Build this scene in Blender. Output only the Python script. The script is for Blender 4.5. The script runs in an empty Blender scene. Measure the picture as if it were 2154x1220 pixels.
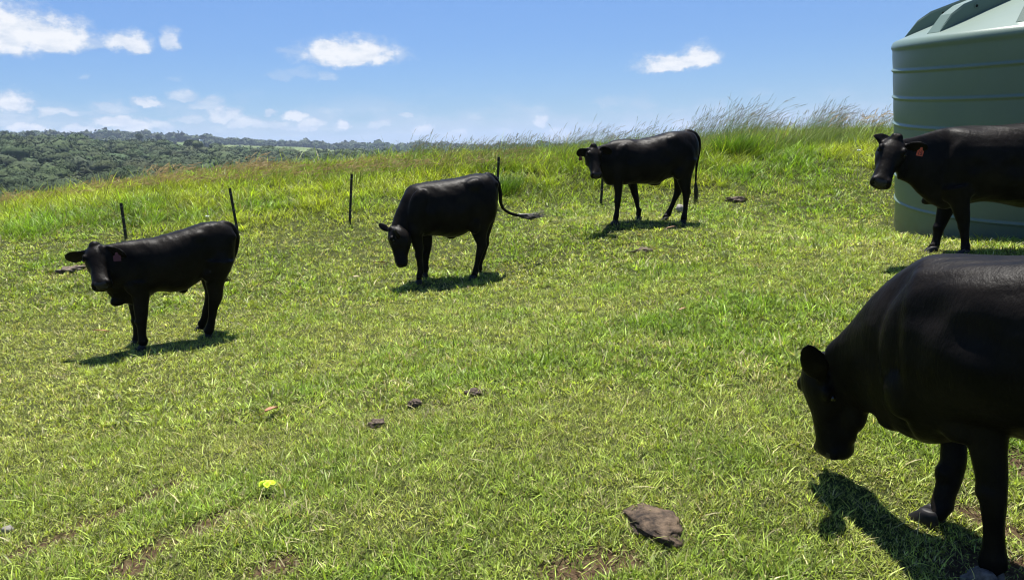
import bpy, bmesh, math, random
import numpy as np
from mathutils import Vector, Matrix

random.seed(7)
rng = np.random.default_rng(11)
sc = bpy.context.scene
col = sc.collection

# ------------------------------------------------------------------ camera
F = 1555.0                       # focal length in pixels of the 2154 px wide photograph
PITCH = math.atan((610 - 305) / F)
ROLL = -0.03
EYE = np.array([0.0, 0.0, 1.70])
cam_d = bpy.data.cameras.new('camera')
cam_d.sensor_width = 36.0
cam_d.lens = 36.0 * F / 2154.0
cam_d.clip_start = 0.05
cam_d.clip_end = 20000
cam = bpy.data.objects.new('camera', cam_d)
col.objects.link(cam)
cam.location = EYE.tolist()
cam.matrix_world = (Matrix.Translation(Vector(EYE.tolist()))
                    @ Matrix.Rotation(math.pi / 2 - PITCH, 4, 'X')
                    @ Matrix.Rotation(ROLL, 4, 'Z'))
sc.camera = cam

# ------------------------------------------------------------------ light
SUN_EL = math.radians(71)
SUN_AZ = math.radians(-4)         # clockwise from +Y (the view direction)
sun_d = bpy.data.lights.new('sun', 'SUN')
sun_d.energy = 5.0
sun_d.angle = math.radians(0.5)
sun_d.color = (1.0, 0.96, 0.89)
sun = bpy.data.objects.new('sun', sun_d)
col.objects.link(sun)
sdir = Vector((math.sin(SUN_AZ) * math.cos(SUN_EL), math.cos(SUN_AZ) * math.cos(SUN_EL), math.sin(SUN_EL)))
sun.rotation_euler = (-sdir).to_track_quat('-Z', 'Y').to_euler()
sun.location = (0, 0, 30)

sc.view_settings.view_transform = 'Standard'
sc.view_settings.look = 'None'
sc.view_settings.gamma = 1
sc.view_settings.exposure = 1.12
sc.cycles.filter_width = 1.1
sc.cycles.max_bounces = 6
sc.cycles.diffuse_bounces = 3
sc.cycles.glossy_bounces = 2
sc.cycles.transmission_bounces = 3
sc.cycles.transparent_max_bounces = 4
sc.cycles.volume_bounces = 0
sc.cycles.caustics_reflective = False
sc.cycles.caustics_refractive = False


# ------------------------------------------------------------------ picture <-> place
def ray(px, py):
    u = px - 1077.0
    v = py - 610.0
    u0 = u * math.cos(ROLL) + v * math.sin(ROLL)
    v0 = -u * math.sin(ROLL) + v * math.cos(ROLL)
    a = -v0 / F
    return np.array([u0 / F, math.cos(PITCH) + a * math.sin(PITCH), -math.sin(PITCH) + a * math.cos(PITCH)])


def P(px, py, D):
    r = ray(px, py)
    return EYE + r / r[1] * D


def azel(px, py):
    r = ray(px, py)
    r = r / np.linalg.norm(r)
    return math.atan2(r[0], r[1]), math.asin(r[2])


# ------------------------------------------------------------------ world: sky and clouds
world = bpy.data.worlds.new('World')
sc.world = world
world.use_nodes = True
nt = world.node_tree
nt.nodes.clear()
N, L = nt.nodes, nt.links


def val(x):
    return x


def setin(sock, v):
    if isinstance(v, bpy.types.NodeSocket):
        sock.id_data.links.new(v, sock)
    else:
        sock.default_value = v


def math_n(tree, op, a, b=0.0, c=None, clamp=False):
    n = tree.nodes.new('ShaderNodeMath')
    n.operation = op
    n.use_clamp = clamp
    setin(n.inputs[0], a)
    setin(n.inputs[1], b)
    if c is not None:
        setin(n.inputs[2], c)
    return n.outputs[0]


def ramp_n(tree, fac, stops, interp='LINEAR'):
    n = tree.nodes.new('ShaderNodeValToRGB')
    n.color_ramp.interpolation = interp
    while len(n.color_ramp.elements) < len(stops):
        n.color_ramp.elements.new(0.5)
    for e, (p, c) in zip(n.color_ramp.elements, stops):
        e.position = p
        e.color = (c[0], c[1], c[2], 1) if len(c) == 3 else c
    setin(n.inputs[0], fac)
    return n.outputs[0]


def noise_n(tree, vec, scale, detail=4, rough=0.55, lac=2.0, dist=0.0, dim='3D'):
    n = tree.nodes.new('ShaderNodeTexNoise')
    n.noise_dimensions = dim
    if vec is not None:
        setin(n.inputs['Vector'], vec)
    n.inputs['Scale'].default_value = scale
    n.inputs['Detail'].default_value = detail
    n.inputs['Roughness'].default_value = rough
    n.inputs['Lacunarity'].default_value = lac
    n.inputs['Distortion'].default_value = dist
    return n.outputs['Fac'], n.outputs['Color']


def mix_n(tree, fac, a, b, blend='MIX'):
    n = tree.nodes.new('ShaderNodeMix')
    n.data_type = 'RGBA'
    n.blend_type = blend
    setin(n.inputs[0], fac)
    for s, v in ((n.inputs[6], a), (n.inputs[7], b)):
        if isinstance(v, tuple) and len(v) == 3:
            v = (*v, 1)
        setin(s, v)
    return n.outputs[2]


SKY_TINT = (0.87, 0.98, 1.12)
sky = N.new('ShaderNodeTexSky')
sky.sky_type = 'NISHITA'
sky.sun_disc = False
sky.sun_elevation = SUN_EL
sky.sun_rotation = SUN_AZ
sky.altitude = 100
sky.air_density = 1.0
sky.dust_density = 0.05
sky.ozone_density = 5.0
tc = N.new('ShaderNodeTexCoord')
sep = N.new('ShaderNodeSeparateXYZ')
L.new(tc.outputs['Generated'], sep.inputs[0])
az = math_n(nt, 'ARCTAN2', sep.outputs[0], sep.outputs[1])
el = math_n(nt, 'ARCSINE', sep.outputs[2])
comb = N.new('ShaderNodeCombineXYZ')
L.new(az, comb.inputs[0]); L.new(el, comb.inputs[1])
# ragged edges: the coordinate is warped by two octaves of noise
sc1 = N.new('ShaderNodeVectorMath'); sc1.operation = 'MULTIPLY'
L.new(comb.outputs[0], sc1.inputs[0]); sc1.inputs[1].default_value = (1.0, 1.35, 1)
w1f, w1c = noise_n(nt, sc1.outputs[0], 42, 6, 0.62)
wv = N.new('ShaderNodeVectorMath'); wv.operation = 'SUBTRACT'
L.new(w1c, wv.inputs[0]); wv.inputs[1].default_value = (0.5, 0.5, 0.5)
ws = N.new('ShaderNodeVectorMath'); ws.operation = 'MULTIPLY_ADD'
L.new(wv.outputs[0], ws.inputs[0]); ws.inputs[1].default_value = (0.034, 0.026, 0)
L.new(comb.outputs[0], ws.inputs[2])
wcoord = ws.outputs[0]
edge_f, _ = noise_n(nt, sc1.outputs[0], 70, 8, 0.66)
edge = math_n(nt, 'MULTIPLY', math_n(nt, 'SUBTRACT', edge_f, 0.5), 0.95)
# x, y, half width, half height, opacity (pixels of the photograph, turned into directions)
CLOUDS = [
    (20, 56, 115, 72, 1.0), (110, 70, 100, 52, 1.0), (268, 88, 62, 30, .92), (190, 90, 60, 20, .55),
    (360, 82, 20, 30, .75),
    (735, 108, 118, 40, 1.0), (690, 100, 60, 24, 1.0), (620, 106, 40, 10, .35), (845, 118, 28, 9, .4),
    (1420, 130, 90, 24, 1.0), (1470, 120, 50, 34, 1.0), (1380, 134, 50, 12, .8),
    (590, 160, 34, 12, .3), (632, 152, 38, 12, .3), (688, 158, 24, 14, .45),
    (385, 195, 34, 20, .62), (310, 216, 34, 16, .85), (28, 212, 48, 36, .95), (10, 248, 90, 22, .6), (440, 218, 42, 20, .62),
    (175, 162, 16, 10, .35), (365, 164, 24, 9, .2), (620, 244, 30, 14, .95), (1138, 252, 26, 22, .9), (1120, 228, 34, 12, .4),
    (1278, 214, 32, 13, .35), (888, 272, 34, 18, .9), (852, 240, 16, 8, .7), (568, 235, 16, 10, .7),
    (715, 268, 30, 10, .6), (985, 262, 22, 9, .45), (1245, 262, 30, 12, .55), (1175, 280, 40, 18, .85),
    (1330, 262, 40, 14, .6), (1640, 250, 30, 10, .7), (1560, 235, 28, 8, .3), (240, 230, 60, 14, .45), (150, 238, 80, 12, .45),
    (120, 236, 51, 17, 0.72), (235, 252, 54, 17, 0.94), (170, 272, 76, 15, 0.87), (60, 266, 59, 15, 1.00), (235, 222, 34, 15, 0.58), (470, 240, 47, 22, 0.87),
    (520, 258, 51, 17, 0.80), (650, 258, 42, 19, 0.87), (722, 263, 25, 13, 1.00), (800, 264, 37, 17, 0.72), (575, 264, 71, 15, 0.72), (335, 266, 45, 15, 0.72), (285, 262, 51, 17, 0.94),
    (1000, 245, 22, 9, 0.51), (680, 230, 28, 9, 0.43), (400, 248, 42, 15, 0.65), (960, 280, 34, 13, 0.72), (1060, 276, 34, 13, 0.58), (1440, 262, 42, 17, 0.72), (1720, 246, 34, 13, 0.72), (1800, 255, 42, 11, 0.58),
]
best = None
for (cx, cy, hw, hh, op) in CLOUDS:
    a0, e0 = azel(cx, cy + hh * 0.35)
    a1, _e = azel(cx + hw, cy)
    _a, e1 = azel(cx, cy - hh)
    wa = abs(a1 - a0) * 1.08 + 1e-4
    we = abs(e1 - azel(cx, cy)[1]) * 1.25 + 1e-4
    s_ = N.new('ShaderNodeVectorMath'); s_.operation = 'SUBTRACT'
    L.new(wcoord, s_.inputs[0]); s_.inputs[1].default_value = (a0, e0, 0)
    m_ = N.new('ShaderNodeVectorMath'); m_.operation = 'MULTIPLY'
    L.new(s_.outputs[0], m_.inputs[0]); m_.inputs[1].default_value = (1 / wa, 1 / we, 0)
    # flat base: below the centre the distance counts 2.4 times
    sp = N.new('ShaderNodeSeparateXYZ'); L.new(m_.outputs[0], sp.inputs[0])
    yy = math_n(nt, 'MAXIMUM', sp.outputs[1], math_n(nt, 'MULTIPLY', sp.outputs[1], -2.4))
    d2 = math_n(nt, 'MULTIPLY_ADD', sp.outputs[0], sp.outputs[0], math_n(nt, 'MULTIPLY', yy, yy))
    d = math_n(nt, 'SUBTRACT', 1.0, math_n(nt, 'POWER', d2, 0.5))
    f = math_n(nt, 'MULTIPLY_ADD', math_n(nt, 'ADD', d, edge), 1.35, 0.22, clamp=True)
    f = math_n(nt, 'MULTIPLY', math_n(nt, 'MULTIPLY', f, math_n(nt, 'MULTIPLY_ADD', f, -2.0, 3.0)), math_n(nt, 'MULTIPLY', f, op))
    best = f if best is None else math_n(nt, 'MAXIMUM', best, f)
# a bank of far cumulus low over the horizon, thinner to the right
sc2 = N.new('ShaderNodeVectorMath'); sc2.operation = 'MULTIPLY'
L.new(comb.outputs[0], sc2.inputs[0]); sc2.inputs[1].default_value = (1.0, 2.3, 1)
bf, _ = noise_n(nt, sc2.outputs[0], 13, 9, 0.60)
bandel = ramp_n(nt, math_n(nt, 'MULTIPLY', el, 9.0), [(0.0, (.22,) * 3), (0.22, (.22,) * 3), (0.42, (0.14,) * 3), (0.75, (-0.0,) * 3), (1, (0, 0, 0))])
bandaz = ramp_n(nt, math_n(nt, 'MULTIPLY_ADD', az, 0.8, 0.5), [(0.0, (.09,) * 3), (.42, (.08,) * 3), (0.55, (0.02,) * 3), (0.8, (0.0,) * 3)])
band = math_n(nt, 'MULTIPLY', math_n(nt, 'SUBTRACT', math_n(nt, 'ADD', math_n(nt, 'ADD', bf, bandel), bandaz), 0.632), 6.5, clamp=True)
band = math_n(nt, 'MULTIPLY', band, 0.42)
band = math_n(nt, 'MULTIPLY', band, ramp_n(nt, math_n(nt, 'MULTIPLY', el, 9.0), [(0, (1, 1, 1)), (.35, (1, 1, 1)), (.72, (0, 0, 0))]))
cov = math_n(nt, 'MAXIMUM', best, band)
# cloud brightness: lit tops, greyer folds
sh1, _ = noise_n(nt, sc2.outputs[0], 38, 7, 0.6)
cc = ramp_n(nt, math_n(nt, 'MULTIPLY_ADD', sh1, 1.0, math_n(nt, 'MULTIPLY', math_n(nt, 'SUBTRACT', cov, 0.75), 0.45)),
            [(0.32, (4.7, 5.5, 6.7)), (0.66, (7.6, 7.7, 7.9))])
skycol = mix_n(nt, 1.0, sky.outputs[0], SKY_TINT, 'MULTIPLY')
skycol = mix_n(nt, 1.0, skycol, ramp_n(nt, math_n(nt, 'MULTIPLY', el, 2.0), [(0, (.50, .60, .72)), (.25, (.60, .68, .80)), (.7, (.92, .94, .97)), (1, (1, 1, 1))]), 'MULTIPLY')
mixed = mix_n(nt, cov, skycol, cc)
bg = N.new('ShaderNodeBackground')
L.new(mixed, bg.inputs[0])
bg.inputs[1].default_value = 0.058
wo = N.new('ShaderNodeOutputWorld')
L.new(bg.outputs[0], wo.inputs[0])


# ------------------------------------------------------------------ numpy noise
def vnoise(x, y, s, seed=0):
    x = np.asarray(x) * s; y = np.asarray(y) * s
    xi = np.floor(x).astype(np.int64); yi = np.floor(y).astype(np.int64)
    fx = x - xi; fy = y - yi
    fx = fx * fx * (3 - 2 * fx); fy = fy * fy * (3 - 2 * fy)

    def h(a, b):
        n = (a * 374761393 + b * 668265263 + seed * 974634777) & 0x7fffffff
        n = ((n ^ (n >> 13)) * 1274126177) & 0x7fffffff
        return ((n ^ (n >> 16)) & 0xffff) / 65535.0
    return (h(xi, yi) * (1 - fx) + h(xi + 1, yi) * fx) * (1 - fy) + (h(xi, yi + 1) * (1 - fx) + h(xi + 1, yi + 1) * fx) * fy


def fbm(x, y, s, seed=0, o=4):
    t = 0; a = 0.5; w = 0
    for k in range(o):
        t = t + a * vnoise(x, y, s, seed + k * 17); w += a; a *= 0.5; s *= 2.03
    return t / w


# ------------------------------------------------------------------ terrain
CTRL = [(298, 727, 7.05), (440, 703, 7.45), (882, 587, 9.9), (1000, 583, 10.0), (1296, 466, 11.4), (1438, 470, 11.4),
        (1965, 531, 7.8), (2030, 533, 7.6), (2090, 1215, 2.72), (1935, 1098, 3.13), (1745, 978, 3.55),
        (265, 503, 12.5), (504, 508, 12.6), (736, 473, 13.5), (1047, 440, 14.2), (1264, 430, 14.5),
        (1886, 477, 11.3), (1300, 331, 17.5), (1600, 304, 18.5), (1850, 297, 18.0), (1077, 339, 18), (850, 351, 19),
        (400, 386, 19), (0, 443, 18)]
pts = [P(*c) for c in CTRL]
ridge = [P(*c) for c in CTRL[17:]]
for r_ in ridge:
    pts.append(np.array([r_[0] * 1.12, r_[1] + 3.2, r_[2] - 0.35]))
    pts.append(np.array([r_[0] * 1.4, r_[1] + 9, r_[2] - 2.6]))
pts += [np.array([0, 2.4, 0.0]), np.array([-2.2, 3.0, -0.10]), np.array([0, -3, 0.02]), np.array([4, -2, 0.2]), np.array([-5, 0, -0.3])]
CP = np.array(pts)


def tps_fit(C, lam=0.02):
    n = len(C)
    d = np.linalg.norm(C[:, None, :2] - C[None, :, :2], axis=2)
    K = np.where(d > 0, d * d * np.log(d + 1e-12), 0) + lam * np.eye(n)
    Pm = np.hstack([np.ones((n, 1)), C[:, :2]])
    A = np.zeros((n + 3, n + 3)); A[:n, :n] = K; A[:n, n:] = Pm; A[n:, :n] = Pm.T
    return np.linalg.solve(A, np.concatenate([C[:, 2], np.zeros(3)]))


TW = tps_fit(CP)


def tps(x, y):
    x = np.asarray(x, float); y = np.asarray(y, float)
    out = np.full(x.shape, TW[len(CP)]) + TW[len(CP) + 1] * x + TW[len(CP) + 2] * y
    for (cx, cy, _), w in zip(CP, TW):
        r2 = (x - cx) ** 2 + (y - cy) ** 2
        out = out + w * 0.5 * r2 * np.log(r2 + 1e-12)
    return out


def sstep(a, b, x):
    t = np.clip((x - a) / (b - a), 0, 1)
    return t * t * (3 - 2 * t)


# far country: tangents of the elevation of the tree tops, by azimuth
def tanel(px, py):
    r = ray(px, py)
    return math.atan2(r[0], r[1]), r[2] / math.hypot(r[0], r[1])


NEAR_CREST = [tanel(*q) for q in [(-700, 300), (0, 284), (120, 286), (250, 291), (330, 299), (400, 302), (480, 309), (640, 314), (760, 317), (900, 322), (1300, 330), (2200, 330)]]
FAR_CREST = [tanel(*q) for q in [(-700, 290), (0, 281), (100, 279), (170, 283), (300, 283), (400, 291), (480, 295), (560, 300), (640, 303), (760, 306), (880, 306), (1100, 306), (1500, 295), (2200, 280)]]
FOOT = [tanel(*q) for q in [(-700, 520), (0, 470), (300, 440), (600, 400), (900, 380), (1400, 360), (2200, 340)]]


def by_az(tab, a):
    return np.interp(a, [t[0] for t in tab], [t[1] for t in tab])


def canopy_z(x, y):
    x = np.asarray(x, float); y = np.asarray(y, float)
    r = np.hypot(x, y) + 1e-6
    a = np.arctan2(x, y)
    z1 = by_az(FOOT, a) * 160
    z2 = by_az(NEAR_CREST, a) * 640
    z3 = by_az(NEAR_CREST, a) * 1000 - 30
    z4 = by_az(FAR_CREST, a) * 2000
    kx = [160, 640, 1000, 2000]
    t12 = sstep(0, 1, (r - 160) / 480); t12 = 0.65 * np.clip((r - 160) / 480, 0, 1) + 0.35 * t12
    z = z1 + (z2 - z1) * t12
    z = z + (z3 - z2) * sstep(660, 1000, r) + (z4 - z3) * sstep(1050, 2000, r)
    z = z - 60 * sstep(2050, 3200, r)
    z = z + (fbm(x, y, 1 / 170, 3, 3) - 0.5) * 20 * sstep(150, 350, r) * (1 - sstep(560, 700, r)) + (fbm(x, y, 1 / 350, 9, 3) - 0.5) * 14 * sstep(1000, 1500, r)
    return EYE[2] + z


def far_ground(x, y):
    return canopy_z(x, y) - 9.0


def height(x, y):
    x = np.asarray(x, float); y = np.asarray(y, float)
    r = np.hypot(x, y)
    xc = np.clip(x, -26, 30); yc = np.clip(y, -6, 30)
    near = tps(xc, yc)
    near = near - 0.30 * np.maximum(0, y - 30) - 0.04 * np.abs(x - xc) + (fbm(x, y, 0.9, 5, 3) - 0.5) * 0.05
    w = sstep(32, 110, r)
    return near * (1 - w) + far_ground(x, y) * w


def hz(x, y):
    return float(height(np.array([x]), np.array([y]))[0])


def G(px, py, dmax=40):
    """where the line of sight through a pixel of the photograph meets the ground"""
    r = ray(px, py); r = r / r[1]
    D = np.linspace(1.5, dmax, 1500)
    z = height(r[0] * D, D) - (EYE[2] + r[2] * D)
    i = np.argmax(z > 0)
    if not (z > 0).any():
        i = len(D) - 1
    d = D[i]
    return np.array([r[0] * d, d, hz(r[0] * d, d)]), d


# ------------------------------------------------------------------ mesh helpers
def mesh_obj(name, verts, faces, mat, parent=None, smooth=True):
    me = bpy.data.meshes.new(name)
    me.from_pydata([tuple(map(float, v)) for v in verts], [], [tuple(f) for f in faces])
    me.update()
    if smooth:
        me.polygons.foreach_set('use_smooth', [True] * len(me.polygons))
    me.materials.append(mat)
    o = bpy.data.objects.new(name, me)
    col.objects.link(o)
    if parent is not None:
        o.parent = parent
    return o


def tri_mesh(name, V, T, mat, colors=None, smooth=False):
    """numpy triangles -> one mesh object"""
    me = bpy.data.meshes.new(name)
    n, m = len(V), len(T)
    me.vertices.add(n)
    me.vertices.foreach_set('co', V.astype(np.float32).ravel())
    me.loops.add(m * 3)
    me.loops.foreach_set('vertex_index', T.astype(np.int32).ravel())
    me.polygons.add(m)
    me.polygons.foreach_set('loop_start', np.arange(0, m * 3, 3, dtype=np.int32))
    if smooth:
        me.polygons.foreach_set('use_smooth', np.ones(m, bool))
    if colors is not None:
        at = me.color_attributes.new('tint', 'FLOAT_COLOR', 'POINT')
        c = np.ones((n, 4), np.float32); c[:, :3] = colors
        at.data.foreach_set('color', c.ravel())
    me.materials.append(mat)
    me.update()
    me.validate()
    o = bpy.data.objects.new(name, me)
    col.objects.link(o)
    return o


def tag(o, label=None, cat=None, group=None, kind=None):
    if label: o['label'] = label
    if cat: o['category'] = cat
    if group: o['group'] = group
    if kind: o['kind'] = kind
    return o


def empty(name, loc):
    o = bpy.data.objects.new(name, None)
    o.empty_display_size = 0.2
    col.objects.link(o)
    o.location = [float(v) for v in loc]
    return o


def new_mat(name):
    m = bpy.data.materials.new(name)
    m.use_nodes = True
    t = m.node_tree
    b = t.nodes['Principled BSDF']
    return m, t, b


# ------------------------------------------------------------------ materials
def mat_blades(name, trans=0.36, rough=0.5, tcol=(1.15, 1.15, 0.5), spec=0.3):
    m, t, b = new_mat(name)
    at = t.nodes.new('ShaderNodeAttribute'); at.attribute_name = 'tint'
    t.links.new(at.outputs['Color'], b.inputs['Base Color'])
    b.inputs['Roughness'].default_value = rough
    b.inputs['Specular IOR Level'].default_value = spec
    tr = t.nodes.new('ShaderNodeBsdfTranslucent')
    c2 = mix_n(t, 1.0, at.outputs['Color'], tcol, 'MULTIPLY')
    t.links.new(c2, tr.inputs['Color'])
    mx = t.nodes.new('ShaderNodeMixShader'); mx.inputs[0].default_value = trans
    t.links.new(b.outputs[0], mx.inputs[1]); t.links.new(tr.outputs[0], mx.inputs[2])
    t.links.new(mx.outputs[0], t.nodes['Material Output'].inputs[0])
    return m


M_GRASS = mat_blades('grass_blades')
M_SEED = mat_blades('seed_heads', 0.3, 0.7, (1.1, 1.0, 0.8), 0.2)


def mat_soil():
    m, t, b = new_mat('turf_floor')
    g = t.nodes.new('ShaderNodeNewGeometry')
    f1, _ = noise_n(t, g.outputs['Position'], 0.8, 5, 0.6)
    f2, _ = noise_n(t, g.outputs['Position'], 38, 6, 0.7)
    f3, _ = noise_n(t, g.outputs['Position'], 9, 6, 0.7)
    c = ramp_n(t, f2, [(0.3, (0.012, 0.016, 0.004)), (0.5, (0.035, 0.045, 0.010)), (0.68, (0.085, 0.082, 0.030))])
    c2 = ramp_n(t, f2, [(0.3, (0.028, 0.017, 0.010)), (0.5, (0.07, 0.042, 0.026)), (0.7, (0.14, 0.098, 0.06))])
    at = t.nodes.new('ShaderNodeAttribute'); at.attribute_name = 'tint'
    sp = t.nodes.new('ShaderNodeSeparateColor'); t.links.new(at.outputs['Color'], sp.inputs[0])
    k = math_n(t, 'ADD', sp.outputs[0], math_n(t, 'MULTIPLY', math_n(t, 'SUBTRACT', f3, 0.5), 0.5), clamp=True)
    cc = mix_n(t, k, c, c2)
    t.links.new(cc, b.inputs['Base Color'])
    b.inputs['Roughness'].default_value = 0.95
    b.inputs['Specular IOR Level'].default_value = 0.1
    bp = t.nodes.new('ShaderNodeBump'); bp.inputs['Strength'].default_value = 0.7; bp.inputs['Distance'].default_value = 0.02
    t.links.new(f2, bp.inputs['Height']); t.links.new(bp.outputs[0], b.inputs['Normal'])
    return m


def mat_hills():
    m, t, b = new_mat('far_pasture')
    g = t.nodes.new('ShaderNodeNewGeometry')
    f1, _ = noise_n(t, g.outputs['Position'], 0.006, 4, 0.6)
    f2, _ = noise_n(t, g.outputs['Position'], 0.12, 5, 0.7)
    c = ramp_n(t, f1, [(0.4, (0.11, 0.15, 0.045)), (0.6, (0.17, 0.20, 0.075))])
    c = mix_n(t, math_n(t, 'MULTIPLY', f2, 0.5), c, (0.07, 0.10, 0.03))
    t.links.new(c, b.inputs['Base Color'])
    b.inputs['Roughness'].default_value = 1.0
    b.inputs['Specular IOR Level'].default_value = 0.0
    return m


def mat_foliage():
    m, t, b = new_mat('forest_foliage')
    g = t.nodes.new('ShaderNodeNewGeometry')
    at = t.nodes.new('ShaderNodeAttribute'); at.attribute_name = 'tint'
    f2, _ = noise_n(t, g.outputs['Position'], 0.7, 6, 0.75)
    f3, _ = noise_n(t, g.outputs['Position'], 0.028, 3, 0.5)
    k = ramp_n(t, f2, [(0.3, (0.75, 0.78, 0.78)), (0.5, (0.98, 0.98, 0.98)), (0.7, (1.25, 1.22, 1.1))])
    c = mix_n(t, 1.0, at.outputs['Color'], k, 'MULTIPLY')
    t.links.new(c, b.inputs['Base Color'])
    b.inputs['Roughness'].default_value = 0.75
    b.inputs['Specular IOR Level'].default_value = 0.2
    bp = t.nodes.new('ShaderNodeBump'); bp.inputs['Strength'].default_value = 1.0; bp.inputs['Distance'].default_value = 1.2
    t.links.new(f2, bp.inputs['Height']); t.links.new(bp.outputs[0], b.inputs['Normal'])
    return m


M_SOIL = mat_soil()
M_HILLS = mat_hills()
M_FOREST = mat_foliage()


def simple_mat(name, c1, c2, scale, rough=0.8, bump=0.5, dist=0.01, spec=0.3, lo=0.35, hi=0.65, detail=6):
    m, t, b = new_mat(name)
    tcx = t.nodes.new('ShaderNodeTexCoord')
    f, _ = noise_n(t, tcx.outputs['Object'], scale, detail, 0.65)
    t.links.new(ramp_n(t, f, [(lo, c1), (hi, c2)]), b.inputs['Base Color'])
    b.inputs['Roughness'].default_value = rough
    b.inputs['Specular IOR Level'].default_value = spec
    if bump:
        bp = t.nodes.new('ShaderNodeBump'); bp.inputs['Strength'].default_value = bump; bp.inputs['Distance'].default_value = dist
        t.links.new(f, bp.inputs['Height']); t.links.new(bp.outputs[0], b.inputs['Normal'])
    return m


# ------------------------------------------------------------------ bare patches in the turf
def seg_dist(x, y, a, b):
    ax, ay = a; bx, by = b
    dx, dy = bx - ax, by - ay
    t = np.clip(((x - ax) * dx + (y - ay) * dy) / (dx * dx + dy * dy), 0, 1)
    return np.hypot(x - ax - t * dx, y - ay - t * dy)


BARE_SEGS = []
for (p, q, w) in [((20, 1170), (130, 1130), .07), ((190, 1095), (245, 1075), .07), ((310, 1045), (370, 1015), .07),
                  ((270, 1190), (330, 1150), .10), ((400, 1115), (470, 1085), .07), ((520, 1065), (560, 1050), .06),
                  ((1180, 1200), (1320, 1185), .12), ((560, 1200), (620, 1180), .08), ((2060, 1190), (2154, 1215), .22),
                  ((2040, 1080), (2120, 1120), .10), ((2120, 960), (2154, 1000), .10), ((125, 575), (180, 560), .17)]:
    BARE_SEGS.append((G(*p)[0][:2], G(*q)[0][:2], w))


def bare(x, y):
    k = np.zeros(np.shape(x))
    n = fbm(x, y, 9, 21, 3) * 1.3 + 0.3
    for a, b, w in BARE_SEGS:
        k = np.maximum(k, 1 - sstep(0.3, 1.6, seg_dist(x, y, a, b) / (w * n)))
    return k


def ground_mesh():
    # one polar sheet round the camera, rings growing with distance
    A = 540
    an = np.linspace(0, 2 * math.pi, A, endpoint=False)
    R = [0.0]
    r = 0.25
    while r < 160:
        R.append(r); r += max(0.10, r * 0.018)
    R = np.array(R)
    xx = R[:, None] * np.sin(an)[None]; yy = R[:, None] * np.cos(an)[None]
    X = xx.ravel(); Y = yy.ravel()
    Z = height(X, Y)
    K = bare(X, Y) * 0.95
    Z = Z - 0.02 * K
    V = np.stack([X, Y, Z], 1)
    i = np.arange(len(R) - 1)[:, None]; j = np.arange(A)[None]
    a = (i * A + j).ravel(); b = (i * A + (j + 1) % A).ravel(); c = ((i + 1) * A + (j + 1) % A).ravel(); d = ((i + 1) * A + j).ravel()
    T = np.concatenate([np.stack([a, c, b], 1), np.stack([a, d, c], 1)])
    T = T[(T[:, 0] >= 0)]
    C = np.stack([K, K, K], 1)
    o = tri_mesh('ground', V, T, M_SOIL, C, smooth=True)
    tag(o, kind='structure')
    # far country
    A = 480
    an = np.linspace(0, 2 * math.pi, A, endpoint=False)
    R = [158.0]
    r = 158.0
    while r < 9000:
        r += max(8, r * 0.03); R.append(r)
    R = np.array(R)
    X = (R[:, None] * np.sin(an)[None]).ravel(); Y = (R[:, None] * np.cos(an)[None]).ravel()
    Z = height(X, Y)
    Z[:A] -= 0.3
    V = np.stack([X, Y, Z], 1)
    i = np.arange(len(R) - 1)[:, None]; j = np.arange(A)[None]
    a = (i * A + j).ravel(); b = (i * A + (j + 1) % A).ravel(); c = ((i + 1) * A + (j + 1) % A).ravel(); d = ((i + 1) * A + j).ravel()
    T = np.concatenate([np.stack([a, c, b], 1), np.stack([a, d, c], 1)])
    tag(tri_mesh('hills', V, T, M_HILLS, smooth=True), kind='structure')


ground_mesh()

# ------------------------------------------------------------------ grass
TANK_C = np.array([5.39, 6.691]) * 1.5
TANK_R = 1.75 * 1.5
KEEP_OUT = []           # (x, y, radius): rocks and the like, filled before the grass grows


def blades(X, Y, h, w, ang, lean, bend, tint, segs=2, curl=None):
    """ribbons that stand at X, Y; lean = horizontal reach / length; returns V, T, C"""
    n = len(X)
    Z = height(X, Y) - 0.006
    rows = segs + 1
    nv = 2 * segs + 1
    V = np.zeros((n, nv, 3), np.float32)
    dx, dy = np.sin(ang), np.cos(ang)
    # ribbon width runs across the lean direction with some twist
    tw = rng.uniform(-0.9, 0.9, n)
    wx, wy = np.cos(ang + tw), -np.sin(ang + tw)
    for k in range(rows):
        t = k / segs
        reach = h * (lean * t + bend * t * t)
        up = h * (np.sqrt(np.maximum(0.05, 1 - np.clip(lean, 0, .97) ** 2)) * t - 0.45 * bend * t * t)
        cx, cy, cz = X + dx * reach, Y + dy * reach, Z + up
        hw = w * 0.5 * (1 - 0.25 * t) if k < segs else None
        if k < segs:
            V[:, 2 * k] = np.stack([cx - wx * hw, cy - wy * hw, cz], 1)
            V[:, 2 * k + 1] = np.stack([cx + wx * hw, cy + wy * hw, cz], 1)
        else:
            V[:, 2 * k] = np.stack([cx, cy, cz], 1)
    tl = []
    for k in range(segs - 1):
        a = 2 * k
        tl += [(a, a + 1, a + 3), (a, a + 3, a + 2)]
    a = 2 * (segs - 1)
    tl += [(a, a + 1, a + 2)]
    tl = np.array(tl)
    T = (np.arange(n)[:, None, None] * nv + tl[None]).reshape(-1, 3)
    C = np.repeat(tint, nv, axis=0)
    return V.reshape(-1, 3), T, C


def join(parts):
    V = []; T = []; C = []; o = 0
    for v, t, c in parts:
        V.append(v); T.append(t + o); C.append(c); o += len(v)
    return np.concatenate(V), np.concatenate(T), np.concatenate(C)


def fence_y(x):
    xs = [P(*c)[0] for c in CTRL[11:16]]; ys = [P(*c)[1] for c in CTRL[11:16]]
    return np.interp(x, [-30] + xs + [8, 12, 30], [11.5] + ys + [13.3, 12.5, 12.5])


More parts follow.
